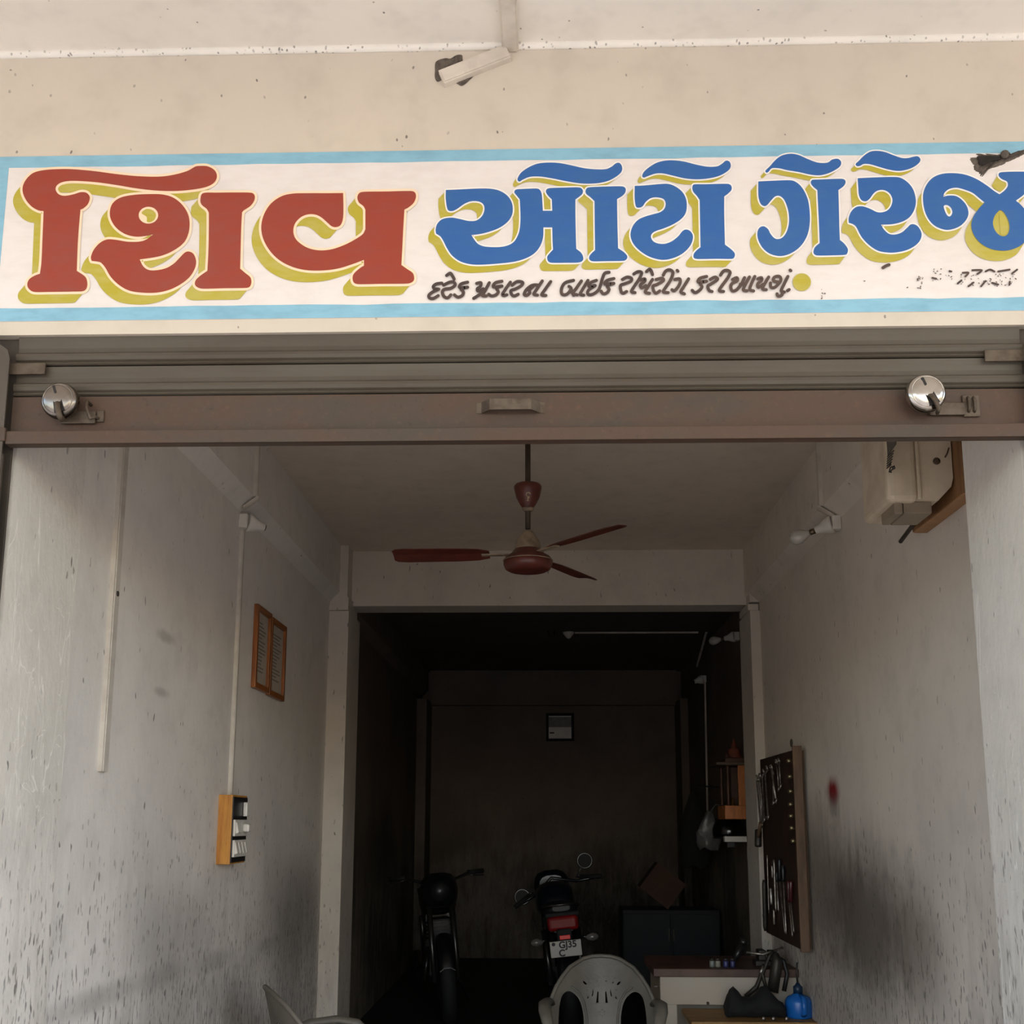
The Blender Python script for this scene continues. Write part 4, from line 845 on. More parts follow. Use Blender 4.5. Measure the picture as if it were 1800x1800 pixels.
for i, (p, lab) in enumerate([
    ([(182,660),(195,630)][::-1] + [(245,1380)], 'longest ring spanner, at the pillar end of the row'),
    ([(212,665),(262,1310)], 'long ring spanner, second in the row from the pillar'),
    ([(238,605),(276,1255)], 'long ring spanner, third in the row from the pillar'),
    ([(290,540),(272,610),(298,1230)], 'cranked ring spanner, fourth in the row from the pillar'),
    ([(345,490),(316,550),(358,1190)], 'bright cranked ring spanner, fifth in the row from the pillar'),
    ([(415,470),(485,940)], 'slanting spanner with bent foot, crossing another in the middle of the row'),
    ([(436,560),(445,960)], 'short upright spanner crossed by a slanting one'),
    ([(495,390),(527,740)], 'short bright spanner high on the board'),
    ([(533,375),(556,700)], 'thin short spanner nearest the pale board edge')]): spanner(p, lab, i)
for i, (u, v) in enumerate([(695,340),(708,585),(718,820),(720,1025),(725,1210),(740,1400),(760,1605)]):
    q = tp(CI, (u, v), XB - .012)
    o = put('socket_bit', MB().lathe([(.006, -.012), (.0105, -.012), (.0115, .004), (.009, .012), (.004, .012)], q, (1, .2, 0), 12), plain('brass_bits', (158, 142, 108), .35, .8, var=.1))
    tag(o, 'small round socket hanging down the edge of the tool board, number %s from the top' % ('one two three four five six seven'.split()[i]), 'socket', 'small sockets on the tool board')
q = tp(CI, (205, 1560), XB - .036)
o = thing('hammer', 'short hammer with a black head at the pillar side of the tool board', 'hammer', (q.x, q.y, q.z - .07))
put('head', MB().lathe([(.018, -.05), (.021, -.046), (.021, .046), (.018, .05)], q, (.1, .25, 1), 16), M_TOOLD, o)
put('handle', MB().tube([q, q + Vector((-.004, -.05, .03)), q + Vector((-.002, -.10, .09))], .010, 8), M_BEDGE, o)
def driver(h0, h1, tip, label, hm, r=.011):
    x = XB - .02; A, B_, C_ = tp(CJ, h0, x), tp(CJ, h1, x), tp(CJ, tip, x)
    s = thing('screwdriver', label, 'screwdriver', C_, 'screwdrivers on the tool board')
    put('handle', MB().tube([A, A.lerp(B_, .06), A.lerp(B_, .5), A.lerp(B_, .85), B_], [r * .6, r, r * 1.05, r * .8, r * .7], 10), hm, s)
    put('shaft', MB().tube([B_, B_.lerp(C_, .93), C_], [.0042, .0042, .003], 8), M_TOOL, s)
M_HRED = plain('dark_red_handle', (72, 22, 24), .35, coat=.3); M_HBLK = plain('black_handle', (24, 24, 26), .35)
driver((490, 240), (495, 565), (572, 1310), 'long screwdriver with a black handle in the middle of the lower row', M_HBLK)
driver((540, 330), (550, 575), (590, 1330), 'long screwdriver with a black handle beside the red-handled ones', M_HBLK)
driver((622, 560), (630, 865), (680, 1360), 'red-handled screwdriver, farther from the pale board edge', M_HRED)
driver((658, 560), (656, 865), (700, 1300), 'red-handled screwdriver nearest the pale board edge', M_HRED)
driver((452, 430), (456, 570), (477, 1000), 'short black-handled screwdriver left of the long ones', M_HBLK, .009)
def rod(cr, a, b, label, m, r, name='steel_rod', cat='rod', taper=1.0):
    x = XB - .018; A, B_ = tp(cr, a, x), tp(cr, b, x)
    o = put(name, MB().tube([A, A.lerp(B_, .08), A.lerp(B_, .92), B_], [r * .7, r, r, r * .6 * taper], 8), m); return tag(o, label, cat, 'bars and files on the tool board')
rod(CJ, (412, 250), (442, 1010), 'bright long tommy bar in the lower row of the tool board', M_TOOL, .0065)
rod(CJ, (315, 190), (340, 1030), 'thin long rod beside the black file on the tool board', M_TOOL, .004)
rod(CJ, (272, 545), (290, 1280), 'thick black file overhanging the pillar side of the board', M_TOOLD, .013, 'file', 'file')
rod(CJ, (385, 340), (391, 515), 'short bright drift above a stubby punch', M_TOOL, .006)
rod(CJ, (366, 660), (380, 910), 'stubby pale punch low on the board', M_TOOL, .011, 'punch', 'punch')
rod(CJ, (410, 970), (416, 1190), 'lowest short bright drift on the board', M_TOOL, .007)

# ------------------------------------------------------------------ wooden shrine and what hangs near it
M_SHR = plain('orange_varnished_wood', (206, 128, 66), .4, var=.2, scale=6, bump=.05, dark=(176, 100, 48), stretch=(5, 5, 1))
M_SHRD = plain('shrine_dark_wood', (86, 52, 34), .5, var=.2, scale=12)
ysA = 8.2; xw = XR2
s0 = at(1275, 1440, 1, ysA); s1 = at(1322, 1338, 1, ysA)
xs0 = s0.x; zs0 = s0.z; zs1 = at(1300, 1345, 1, ysA).z; zsb = at(1280, 1416, 1, ysA).z; yE = ysA + .34
shn = thing('wooden_shrine', 'orange wooden wall shrine with open front behind the pillar', 'shrine', (xw, ysA + .17, zs0))
put('base_drawer', MB().box(xs0, xw, ysA, yE, zs0, zsb, .004), M_SHR, shn)
xp = at(1298, 1380, 1, ysA).x
put('side_panel', MB().box(xp, xw, ysA, ysA + .025, zsb, zs1, .003), M_SHR, shn)
put('side_panel', MB().box(xp, xw, yE - .025, yE, zsb, zs1, .003), M_SHRD, shn)
put('back_panel', MB().box(xw - .012, xw, ysA + .025, yE - .025, zsb, zs1), M_SHRD, shn)
for yy in (ysA + .02, yE - .02):
    put('turned_post', MB().lathe([(.012, 0), (.014, .02), (.008, .04), (.012, .09), (.013, .14), (.008, .2), (.013, (zs1 - zsb) - .02), (.013, zs1 - zsb)], (xs0 + .03, yy, zsb), (0, 0, 1), 12), M_SHRD, shn)
rf = put('roof_board', MB().box(xs0 - .055, xw, ysA - .02, yE + .03, zs1, zs1 + .02, .004), plain('shrine_roof', (92, 76, 62), .6, var=.15), shn)
put('roof_tier', MB().box(xs0 + .02, xw - .03, ysA + .05, yE - .05, zs1 + .02, zs1 + .055, .006), M_SHRD, rf)
dc = (xs0 + .105, ysA + .17, zs1 + .055)
put('dome', MB().lathe([(.055, 0), (.058, .012), (.045, .03), (.046, .06), (.03, .075), (.02, .08), (.024, .1), (.012, .115), (.003, .15)], dc, (0, 0, 1), 16), plain('shrine_dome', (140, 78, 58), .5, var=.2), rf)
for sx in (-.06, .07): put('finial', MB().lathe([(.014, 0), (.018, .015), (.008, .03), (.002, .05)], (dc[0] + sx, dc[1] - .05, zs1 + .055), (0, 0, 1), 10), M_SHRD, rf)
o = put('brass_bell', MB().lathe([(.02, 0), (.018, .008), (.010, .03), (.008, .045), (.003, .06)], (xs0 + .08, ysA + .14, zsb + .0), (0, 0, 1), 14), plain('bell_brass', (150, 110, 52), .35, .8)); tag(o, 'small brass bell standing inside the wooden shrine', 'bell')
# helmet hanging under the shrine
hq = at(1279, 1455, 1, 8.72)
hl = thing('helmet', 'black open helmet with a white mark hanging under the shrine', 'helmet', (hq.x, 8.72, hq.z - .12))
rings = []
for i in range(9):
    ph = math.pi / 2 * i / 8 * 1.25 - .35
    r_ = .125 * math.cos(ph); z_ = .125 * math.sin(ph)
    rings.append([Vector((hq.x + .01 + r_ * math.cos(t), 8.72 + r_ * 1.1 * math.sin(t), hq.z - .03 + z_)) for t in [2 * math.pi * k / 24 for k in range(24)]])
put('shell', MB().loft(rings), plain('helmet_black_gloss', (14, 14, 15), .2, coat=.5), hl)
put('rim', MB().tube([p for p in rings[0]], .007, 6, closed=True), plain('helmet_rim', (30, 30, 30), .6), hl)
ml = MB(); c_ = Vector((hq.x - .02, 8.60, hq.z - .06))
ml.prism([(-.018, .0), (0, .016), (.020, .006), (.012, -.016), (.002, -.02), (.006, -.004)], lambda u, v, d: (c_.x + u, c_.y - .006 + d + abs(u) * .2, c_.z + v), 0, .012)
put('mark', ml, plain('helmet_white_mark', (210, 206, 200), .5), hl)
# white multi-socket with plug
so_ = at(1295, 1475, 1, 8.3)
ws = thing('socket_strip', 'white socket strip with dark plugs below the shrine', 'socket', (XR2, 8.3, so_.z - .1))
put('strip', MB().box(so_.x - .09, XR2, 8.27, 8.33, so_.z - .02, so_.z + .02, .004), M_PLASTIC, ws)
put('lower_box', MB().box(XR2 - .07, XR2, 8.27, 8.33, so_.z - .14, so_.z - .05, .004), M_PLASTIC, ws)
put('plug', MB().box(so_.x - .075, so_.x - .02, 8.25, 8.30, so_.z - .06, so_.z - .02, .006), M_BLACKP, ws)
put('plug', MB().box(XR2 - .075, XR2 - .03, 8.26, 8.31, so_.z - .20, so_.z - .14, .006), M_BLACKP, ws)
# cloth and bags hanging on the rear wall
def hanging(name, label, cat, px, y, z_top, w, h, m, seed, thick=.06):
    random.seed(seed); q = at(px, 1480, 1, y); X0 = q.x
    rings = []
    for i in range(10):
        f = i / 9; ww = w * (.25 + .75 * min(1, f * 1.8)) * (1 - .25 * max(0, f - .7) / .3); zz_ = z_top - h * f
        rings.append([Vector((X0 + ww * math.cos(t) * (1 + .18 * math.sin(5 * t + i * .8 + seed)), y + (thick + .02 * math.sin(3 * t + i)) * math.sin(t) * (.4 + .6 * f), zz_ + .02 * math.sin(4 * t + seed))) for t in [2 * math.pi * k / 20 for k in range(20)]])
    root = thing(name, label, cat, (X0, y, z_top - h))
    put('folds', MB().loft(rings), m, root)
    put('strap', MB().tube([(X0, y, z_top - .01), (X0 + .03, y, z_top + .03), (X0 + .05, y, z_top + .06), (XR2 + .0, y + .02, z_top + .05)], .006, 6), m, root)
    return root
M_RAG = plain('black_cloth', (26, 25, 25), .9, var=.2, scale=20, bump=.3)
hanging('hanging_jacket', 'limp black jacket hanging on the dark rear wall beyond the shrine', 'jacket', 1222, 10.0, 1.80, .13, .62, M_RAG, 3)
hanging('plastic_bag', 'grey translucent plastic bag hanging between jacket and shrine', 'bag', 1248, 9.3, 1.63, .10, .28, plain('grey_polythene', (112, 110, 108), .35, var=.15, scale=10), 5)

# ------------------------------------------------------------------ workbench with its clutter
M_CAB = plain('cream_laminate', (190, 178, 161), .5, var=.1, scale=4, dark=(190, 176, 156))
M_CABI = plain('cabinet_inner_grey', (138, 128, 114), .7, var=.15, scale=4)
M_TOPB = plain('brown_bench_top', (98, 70, 56), .5, var=.25, scale=5, bump=.1, dark=(62, 44, 36))
M_SHELFW = plain('yellow_shelf_wood', (160, 122, 70), .6, var=.2, scale=6, stretch=(1, 5, 5))
yb = 6.4; bx0 = at(1160, 1716, 1, yb).x; ztop = at(1160, 1716, 1, yb).z; xr = XR
bn = thing('workbench', 'cream laminate workbench with a brown top against the side wall', 'workbench', ((bx0 + xr) / 2, yb + .25, FL))
put('bench_top', MB().box(at(1148, 1708, 1, yb).x, xr, yb - .025, yb + .6, ztop, ztop + .042, .004), M_TOPB, bn)
zr = at(1190, 1766, 1, yb).z; xs = at(1190, 1766, 1, yb).x
put('front_rail', MB().box(bx0, xr, yb, yb + .02, zr, ztop, .002), M_CAB, bn)
put('front_stile', MB().box(bx0, xs, yb, yb + .02, FL, zr, .002), M_CAB, bn)
put('side_panel', MB().box(bx0, bx0 + .018, yb + .02, yb + .58, FL, ztop), M_CAB, bn)
put('recessed_panel', MB().box(xs, xr, yb + .05, yb + .065, FL, zr), M_CABI, bn)
put('inner_frame', MB().box(xs, xs + .012, yb + .02, yb + .05, FL, zr), M_CABI, bn)
put('rail_knob', MB().lathe([(.004, 0), (.008, -.004), (.006, -.008)], (at(1244, 1763, 1, yb).x, yb, at(1244, 1763, 1, yb).z), (0, 1, 0), 10), M_IRON, bn)
put('side_bolt', MB().tube([(bx0 - .03, yb + .05, ztop - .06), (bx0, yb + .05, ztop - .06)], .006, 8), M_TOOL, bn)
zsh = at(1215, 1796, 1, 5.98).z; xh = at(1215, 1796, 1, 5.98).x
st = thing('low_stand', 'low wooden-topped stand in front of the workbench', 'stand', ((xh + xr) / 2, 6.15, FL))
put('stand_top', MB().box(xh, xr - .002, 5.98, yb - .005, zsh - .025, zsh, .003), M_SHELFW, st)
put('stand_front', MB().box(xh + .02, xr - .002, 6.0, 6.018, FL, zsh - .025), M_CAB, st)
put('stand_side', MB().box(xh + .02, xh + .038, 6.018, yb - .01, FL, zsh - .025), M_CAB, st)
# black bundle
random.seed(21)
bq0, bq1 = at(1277, 1790, 1, 6.14), at(1376, 1790, 1, 6.14)
bm_ = MB(); rings = []
tops = [.07, .135, .150, .125, .100, .098, .10, .105, .125, .150, .155, .13, .105, .085, .07]
for i, t_ in enumerate(tops):
    x = bq0.x + (bq1.x - bq0.x) * i / (len(tops) - 1)
    rings.append([Vector((x + random.uniform(-.004, .004), 6.14 + .085 * math.cos(a) * (1 + .15 * math.sin(3 * a + i)), zsh + t_ / 2 * (1 + math.sin(a) * (1 if math.sin(a) > 0 else 1)))) for a in [2 * math.pi * k / 16 for k in range(16)]])
o = put('cloth_bundle', bm_.loft(rings), M_RAG); tag(o, 'black cloth bundle lying on the low stand beside the oil can', 'bundle')
for i, (px, py) in enumerate([(1337, 1778), (1354, 1775), (1377, 1774)]):
    q = at(px, py, 1, 6.09)
    o = put('bolt', MB().lathe([(.004, 0), (.004, .03), (.009, .03), (.010, .04), (.004, .042)], (q.x, 6.05, zsh + .006), (0, -.3, .05), 8), M_TOOL)
    tag(o, 'loose bright bolt in front of the black bundle, %s from the oil can' % ('third', 'second', 'nearest')[i], 'bolt', 'loose bolts on the stand')
# oil can
oc = at(1405, 1797, 1, 6.14); r0 = .068
can = thing('oil_can', 'bright blue oil can with a long thin spout', 'oil can', (oc.x, 6.14, zsh))
M_BLU = plain('blue_plastic', (28, 106, 190), .3, var=.1, scale=10)
put('body', MB().lathe([(.001, 0), (r0 * .96, 0), (r0, .006), (r0, .075), (r0 * .96, .085), (r0 * .80, .10), (r0 * .42, .112), (r0 * .36, .118), (.001, .118)], (oc.x, 6.14, zsh), (0, 0, 1), 32), M_BLU, can)
put('cap', MB().lathe([(.024, 0), (.024, .034), (.015, .040), (.008, .052)], (oc.x, 6.14, zsh + .117), (0, 0, 1), 20), plain('dark_blue_cap', (20, 46, 72), .4), can)
put('spout', MB().tube([(oc.x, 6.14, zsh + .16), (oc.x - .003, 6.14, zsh + .22), (oc.x + .002, 6.14, zsh + .27)], [.006, .005, .0035], 8), M_TOOLD, can)
put('grip', MB().tube([(oc.x + .008, 6.14 - r0 * .4, zsh + .116), (oc.x + .01, 6.14 - r0 - .022, zsh + .10), (oc.x + .01, 6.14 - r0 - .024, zsh + .03), (oc.x + .008, 6.14 - r0 + .002, zsh + .016)], .013, 8, flat=.6), M_BLU, can)
# folded black foot pump leaning on the bench
fp = thing('foot_pump', 'black metal foot pump leaning against the workbench above the bundle', 'pump', (at(1350, 1740, 1, 6.3).x, 6.3, zsh))
Q = lambda px, py, y=6.33: at(px, py, 1, y)
put('cylinder', MB().tube([Q(1358, 1744, 6.325), Q(1366, 1690, 6.345), Q(1362, 1676, 6.35)], [.03, .03, .018], 12), M_TOOLD, fp)
put('lever', MB().tube([Q(1348, 1742, 6.325), Q(1340, 1712, 6.345), Q(1352, 1682, 6.355), Q(1360, 1672, 6.36)], .010, 8), M_TOOLD, fp)
put('pedal', MB().tube([Q(1310, 1752, 6.325), Q(1330, 1735, 6.325), Q(1338, 1712, 6.345), Q(1343, 1695, 6.355)], [.012, .013, .009, .008], 8), M_TOOLD, fp)
put('chrome_tip', MB().tube([Q(1337, 1711, 6.3255), Q(1342, 1698, 6.345)], .009, 8), M_TOOL, fp)
put('hose', MB().tube([Q(1378, 1742, 6.325), Q(1384, 1712, 6.345), Q(1378, 1690, 6.36), Q(1366, 1682, 6.365)], .012, 8), M_WIRE, fp)
# clutter standing on the bench top
zt2 = ztop + .042
def on_bench(px, y): q = at(px, 1700, 1, y); return Vector((q.x, y, zt2))
p = on_bench(1348, 6.55)
vz = thing('bench_vice', 'small black vice with levers at the wall end of the workbench', 'vice', p)
put('base', MB().box(p.x - .07, p.x + .06, p.y - .06, p.y + .06, zt2, zt2 + .03, .006), M_TOOLD, vz)
put('jaw', MB().box(p.x - .05, p.x - .01, p.y - .05, p.y + .05, zt2 + .03, zt2 + .085, .006), M_TOOLD, vz)
put('jaw', MB().box(p.x + .01, p.x + .05, p.y - .05, p.y + .05, zt2 + .03, zt2 + .08, .006), M_TOOLD, vz)
put('screw_bar', MB().tube([(p.x - .12, p.y - .06, zt2 + .075), (p.x - .03, p.y - .07, zt2 + .065), (p.x + .08, p.y - .06, zt2 + .10)], .007, 8), M_TOOL, vz)
p = on_bench(1296, 6.6)
tw = thing('torch', 'black torch tilted against the wall on the bench top', 'torch', p)
put('barrel', MB().tube([(p.x - .02, p.y, zt2 + .012), (p.x + .03, p.y, zt2 + .10)], .018, 12), M_BLACKP, tw); put('lamp_head', MB().tube([(p.x + .03, p.y, zt2 + .10), (p.x + .045, p.y, zt2 + .13)], [.018, .028], 12), M_BLACKP, tw)
for i, (px, m, lab) in enumerate([(1252, plain('clear_jar', (120, 124, 118), .2), 'small dusty jar on the bench, nearest the chair'), (1262, plain('pale_jar', (140, 136, 120), .4), 'small pale jar second on the bench from the chair'),
                                  (1276, plain('blue_tin', (56, 62, 110), .4), 'small blue tin on the bench beside the jars'), (1288, plain('indigo_tin', (48, 50, 96), .4), 'small indigo tin on the bench next to the torch')]):
    p = on_bench(px, 6.46)
    o = thing('small_jar', lab, 'jar', p, 'jars and tins on the bench')
    put('jar_body', MB().lathe([(.001, 0), (.014, 0), (.015, .004), (.015, .03), (.011, .036)], p, (0, 0, 1), 14), m, o); put('lid', MB().lathe([(.013, .034), (.013, .046), (.001, .047)], p, (0, 0, 1), 14), M_TOOLD, o)

# ------------------------------------------------------------------ plastic chairs
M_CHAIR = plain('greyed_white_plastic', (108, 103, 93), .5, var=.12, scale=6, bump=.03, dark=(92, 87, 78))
def chair_back():
    rt = [(0, .825), (.05, .823), (.10, .812), (.174, .771), (.215, .725), (.245, .68), (.268, .63), (.28, .58), (.284, .52), (.28, .43)]
    lp = [Vector(p) for p in rt] + [Vector((-x, z)) for x, z in rt[:0:-1]]
    D = smooth_loop([(.098, .455, 1), (.102, .54), (.122, .612), (.160, .652), (.190, .658), (.216, .635), (.230, .57), (.236, .455, 1)], k=4)
    holes = [D, [Vector((-p.x, p.y)) for p in D]]
    def add(poly):
        holes.append([Vector(p) for p in poly]); holes.append([Vector((-p[0], p[1])) for p in poly])
    add([(.018, .650), (.024, .650), (.032, .588), (.019, .588)])
    add([(.046, .662), (.052, .640), (.056, .620), (.049, .622), (.045, .640)])
    add(ell(.092, .692, .016, .008, 10, .9)); add(ell(.062, .694, .009, .0055, 8, .8)); add(ell(.024, .700, .007, .006, 8)); add(ell(.077, .655, .006, .005, 6)); add(ell(.076, .618, .005, .010, 8, .4)); add(ell(.013, .719, .006, .004, 6)); add(ell(.070, .713, .006, .004, 6)); add(ell(.040, .716, .006, .004, 6)); add(ell(.016, .676, .005, .004, 6))
    for i in range(6): holes.append([Vector(p) for p in ell(.014 * math.cos(math.pi / 3 * i + .5), .538 + .014 * math.sin(math.pi / 3 * i + .5), .0042, .0042, 6)])
    me = filled([lp] + holes, 'chair_back')
    bm = bmesh.new(); bm.from_mesh(me); bpy.data.meshes.remove(me)
    for _ in range(4):
        es = [e for e in bm.edges if e.calc_length() > .035]
        if not es: break
        bmesh.ops.subdivide_edges(bm, edges=es, cuts=1); bmesh.ops.triangulate(bm, faces=bm.faces[:])
    bend = lambda x, z: .19 + (z - .43) * .24 - 1.7 * x * x
    for q in bm.verts: q.co = Vector((q.co.x, bend(q.co.x, q.co.y), q.co.y))
    r = bmesh.ops.solidify(bm, geom=bm.faces[:], thickness=.008)
    bmesh.ops.recalc_face_normals(bm, faces=bm.faces[:])
    o = bpy.data.meshes.new('backrest'); bm.to_mesh(o); bm.free()
    rim = [Vector((x, bend(x, z) - .002, z)) for x, z in ([(-a, b) for a, b in rt[::-1]] + rt[1:])]
    return o, rim
def make_chair(name, label):
    t_ = thing(name, label, 'chair', (0, 0, FL), 'moulded plastic armchairs', local=True)
    me, rim = chair_back()
    bk = put('backrest', None, M_CHAIR, t_, mesh=me)
    put('rim', MB().tube(rim, .011, 8), M_CHAIR, bk)
    for s in (-1, 1):
        for xx in (.088, .082): pass
        put('splat_rib', MB().tube([Vector((s * x, .19 + (z - .43) * .24 - 1.7 * x * x - .006, z)) for x, z in ((.080, .44), (.082, .52), (.098, .60), (.125, .645), (.165, .675))], .005, 6), M_CHAIR, bk)
        put('armrest', MB().tube([(s * .272, .10, .60), (s * .285, .03, .625), (s * .298, -.10, .63), (s * .294, -.20, .61), (s * .278, -.255, .56), (s * .262, -.27, .47)], [.024, .030, .034, .034, .030, .026], 10, flat=.55), M_CHAIR, t_)
        put('leg', MB().tube([(s * .262, -.265, .48), (s * .265, -.275, .25), (s * .272, -.29, 0)], [.032, .028, .020], 6, smooth=False), M_CHAIR, t_)
        put('leg', MB().tube([(s * .235, .17, .47), (s * .25, .22, .25), (s * .262, .27, 0)], [.034, .028, .020], 6, smooth=False), M_CHAIR, t_)
    rows = []
    for i in range(9):
        y = -.27 + .48 * i / 8; w = .245 - .03 * (i / 8); row = []
        for j in range(9):
            u = -1 + j / 4; row.append(Vector((u * w, y, .425 - .018 * (1 - u * u) - (.02 if i == 0 else 0) + .01 * (i / 8) ** 2)))
        rows.append(row + [p - Vector((0, 0, .02)) for p in row[::-1]])
    put('seat', MB().loft(rows), M_CHAIR, t_)
    return t_
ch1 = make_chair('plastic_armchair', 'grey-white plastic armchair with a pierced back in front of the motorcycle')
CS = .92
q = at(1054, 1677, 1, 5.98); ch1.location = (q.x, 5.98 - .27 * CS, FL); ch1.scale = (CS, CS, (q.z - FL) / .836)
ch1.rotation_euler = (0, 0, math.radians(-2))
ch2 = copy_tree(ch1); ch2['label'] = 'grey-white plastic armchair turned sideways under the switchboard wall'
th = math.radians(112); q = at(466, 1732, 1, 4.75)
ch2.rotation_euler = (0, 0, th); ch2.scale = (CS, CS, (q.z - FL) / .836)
ch2.location = (q.x + .285 * CS * math.sin(th), 4.75 - .285 * CS * math.cos(th), FL)
FLC = FL

# ------------------------------------------------------------------ motorcycles in the dark
M_TYRE = plain('tyre_rubber', (18, 18, 18), .8, bump=.2); M_MBLK = plain('motorcycle_black', (14, 16, 20), .3, coat=.4); M_MBLU = plain('motorcycle_blue_black', (12, 20, 30), .3, coat=.4)
M_LENSR = plain('tail_lens_red', (120, 14, 18), .15, coat=.5); M_REFL = plain('reflector_red', (240, 50, 40), .3); M_LENSC = plain('indicator_lens', (104, 98, 92), .2); M_LENSD = plain('dark_headlamp_glass', (30, 30, 32), .3)  # headlamp glass is an even dark grey
M_PLATE = plain('number_plate_white', (186, 178, 168), .5, var=.05); M_MIR = plain('mirror_glass', (30, 29, 28), .5, .0, spec=.15)
M_GREASY = plain('engine_grey', (60, 58, 56), .5, .5, var=.2, scale=20); M_CHR = plain('dull_chrome_tube', (74, 72, 70), .3, .8); M_SEAT = plain('seat_vinyl', (20, 20, 22), .5, bump=.1)
def torus(c_, R, r, m_ax=(1, 0, 0), n=32, k=10):
    return MB().tube([Vector(c_) + Vector((0, math.cos(t), math.sin(t))) * R for t in [2 * math.pi * i / n for i in range(n)]], r, k, closed=True)
def make_bike(label, loc, lean, yaw, front_mirrors, rear=True, body=M_MBLU):
    b_ = thing('motorcycle', label, 'motorcycle', loc, None, local=True)
    b_.rotation_euler = (0, lean, yaw); bpy.context.view_layer.update()
    inv = (Matrix.Translation(loc) @ b_.rotation_euler.to_matrix().to_4x4()).inverted()
    for yy in (.36, 1.62):
        w = put('wheel', torus((0, yy, .30), .245, .052), M_TYRE, b_)
        put('rim', MB().lathe([(.20, -.03), (.21, -.02), (.195, 0), (.21, .02), (.20, .03), (.03, .03), (.03, -.03)], (0, yy, .30), (1, 0, 0), 24, caps=False), M_GREASY, w)
        for i in range(5):
            a = 2 * math.pi * i / 5; put('spoke', MB().tube([(0, yy, .30), (0, yy + .2 * math.cos(a), .30 + .2 * math.sin(a))], .012, 6), M_GREASY, w)
    arc = [[Vector((sx * .06, .36 + .32 * math.cos(a), .30 + .32 * math.sin(a) + (.02 if abs(sx) < .5 else 0))) for sx in (-1, -.4, .4, 1)] for a in [math.radians(x) for x in range(20, 190, 17)]]
    put('rear_fender', MB().loft([r + [p - Vector((0, 0, .006)) for p in r[::-1]] for r in arc]), M_MBLK, b_)
    arc = [[Vector((sx * .055, 1.62 + .32 * math.cos(a), .30 + .32 * math.sin(a) + (.02 if abs(sx) < .5 else 0))) for sx in (-1, -.4, .4, 1)] for a in [math.radians(x) for x in range(20, 160, 17)]]
    put('front_fender', MB().loft([r + [p - Vector((0, 0, .006)) for p in r[::-1]] for r in arc]), body, b_)
    def sect(y, w, z0, z1, n=14): return [Vector((w * math.copysign(abs(math.cos(t)) ** .7, math.cos(t)), y, (z0 + z1) / 2 + (z1 - z0) / 2 * math.copysign(abs(math.sin(t)) ** .7, math.sin(t)))) for t in [2 * math.pi * k / n for k in range(n)]]
    put('seat', MB().loft([sect(.02, .06, .84, .88), sect(.06, .11, .80, .90), sect(.35, .13, .78, .89), sect(.62, .13, .75, .84), sect(.8, .09, .74, .83)]), M_SEAT, b_)
    put('tail_cowl', MB().loft([sect(.0, .085, .70, .80), sect(.15, .11, .66, .80), sect(.5, .12, .58, .78), sect(.8, .10, .5, .76)]), M_MBLK, b_)
    put('fuel_tank', MB().loft([sect(.74, .08, .74, .86), sect(.84, .13, .72, .96), sect(1.05, .15, .72, .99), sect(1.22, .11, .76, .96), sect(1.28, .05, .8, .9)]), body, b_)
    put('headlamp_fairing', MB().loft([sect(1.34, .10, .84, 1.02), sect(1.42, .14, .80, 1.06), sect(1.52, .11, .82, 1.02), sect(1.56, .06, .86, .98)]), body, b_)
    put('engine', MB().box(-.13, .13, .72, 1.12, .26, .56, .03).box(-.09, .09, .92, 1.14, .5, .7, .02), M_GREASY, b_)
    for i in range(6): put('cooling_fin', MB().box(-.105, .105, .91, 1.15, .52 + i * .028, .53 + i * .028, .002), M_GREASY, b_)
    put('exhaust', MB().tube([(.10, 1.14, .5), (.14, 1.2, .3), (.15, 1.0, .2), (.16, .6, .26), (.17, .15, .34)], [.018, .02, .022, .04, .042], 12), M_CHR, b_)
    for s in (-1, 1):
        put('fork_leg', MB().tube([(s * .085, 1.62, .30), (s * .085, 1.40, .92)], .022, 10), M_CHR, b_)
        put('swing_arm', MB().tube([(s * .08, .36, .30), (s * .09, .85, .38)], .02, 8), M_MBLK, b_)
        put('rear_shock', MB().tube([(s * .11, .40, .34), (s * .12, .50, .68)], .024, 10), M_CHR, b_)
    put('grab_rail', MB().tube([(-.12, .35, .84), (-.125, .08, .87), (-.07, -.02, .885), (.07, -.02, .885), (.125, .08, .87), (.12, .35, .84)], .009, 8), M_CHR, b_)
    put('side_stand', MB().tube([(-.10, .75, .28), (-.20, .70, .02)], .011, 8), M_MBLK, b_)
    if rear:
        tl = put('tail_light', MB().box(-.105, .105, -.05, .03, .715, .815, .025, 3), M_LENSR, b_)
        put('light_bezel', MB().box(-.115, .115, -.03, .04, .805, .835, .01), M_TYRE, tl)
        put('reflector', MB().box(-.035, .037, -.090, -.072, .664, .692, .003), M_REFL, b_)
        pl = put('number_plate', MB().box(-.105, .105, -.075, -.070, .552, .656, .004), M_PLATE, b_)
        for s, dx_, dz in (('GJ35', -.045, .610), ('C', -.05, .558), ('\u25CF', -.094, .628)):
            me = text_mesh(s, .060 if len(s) > 1 or s == 'C' else .03)
            for v in me.vertices: v.co = (dx_ + v.co.x, -.0762, dz + v.co.y)
            put('plate_text', None, plain('plate_ink', (34, 28, 28), .6), pl, mesh=me)
        put('plate_bracket', MB().box(-.05, .05, -.07, .02, .60, .73, .01), M_TYRE, b_)
        for s in (-1, 1):
            st_ = put('indicator', MB().lathe([(.001, -.05), (.018, -.035), (.028, 0), (.02, .03), (.001, .04)], (s * .19, -.01, .655), (s, 0, 0), 16), M_LENSC, b_)
            put('stalk', MB().tube([(s * .10, .02, .665), (s * .16, -.005, .657)], .009, 8), M_MBLK, st_)
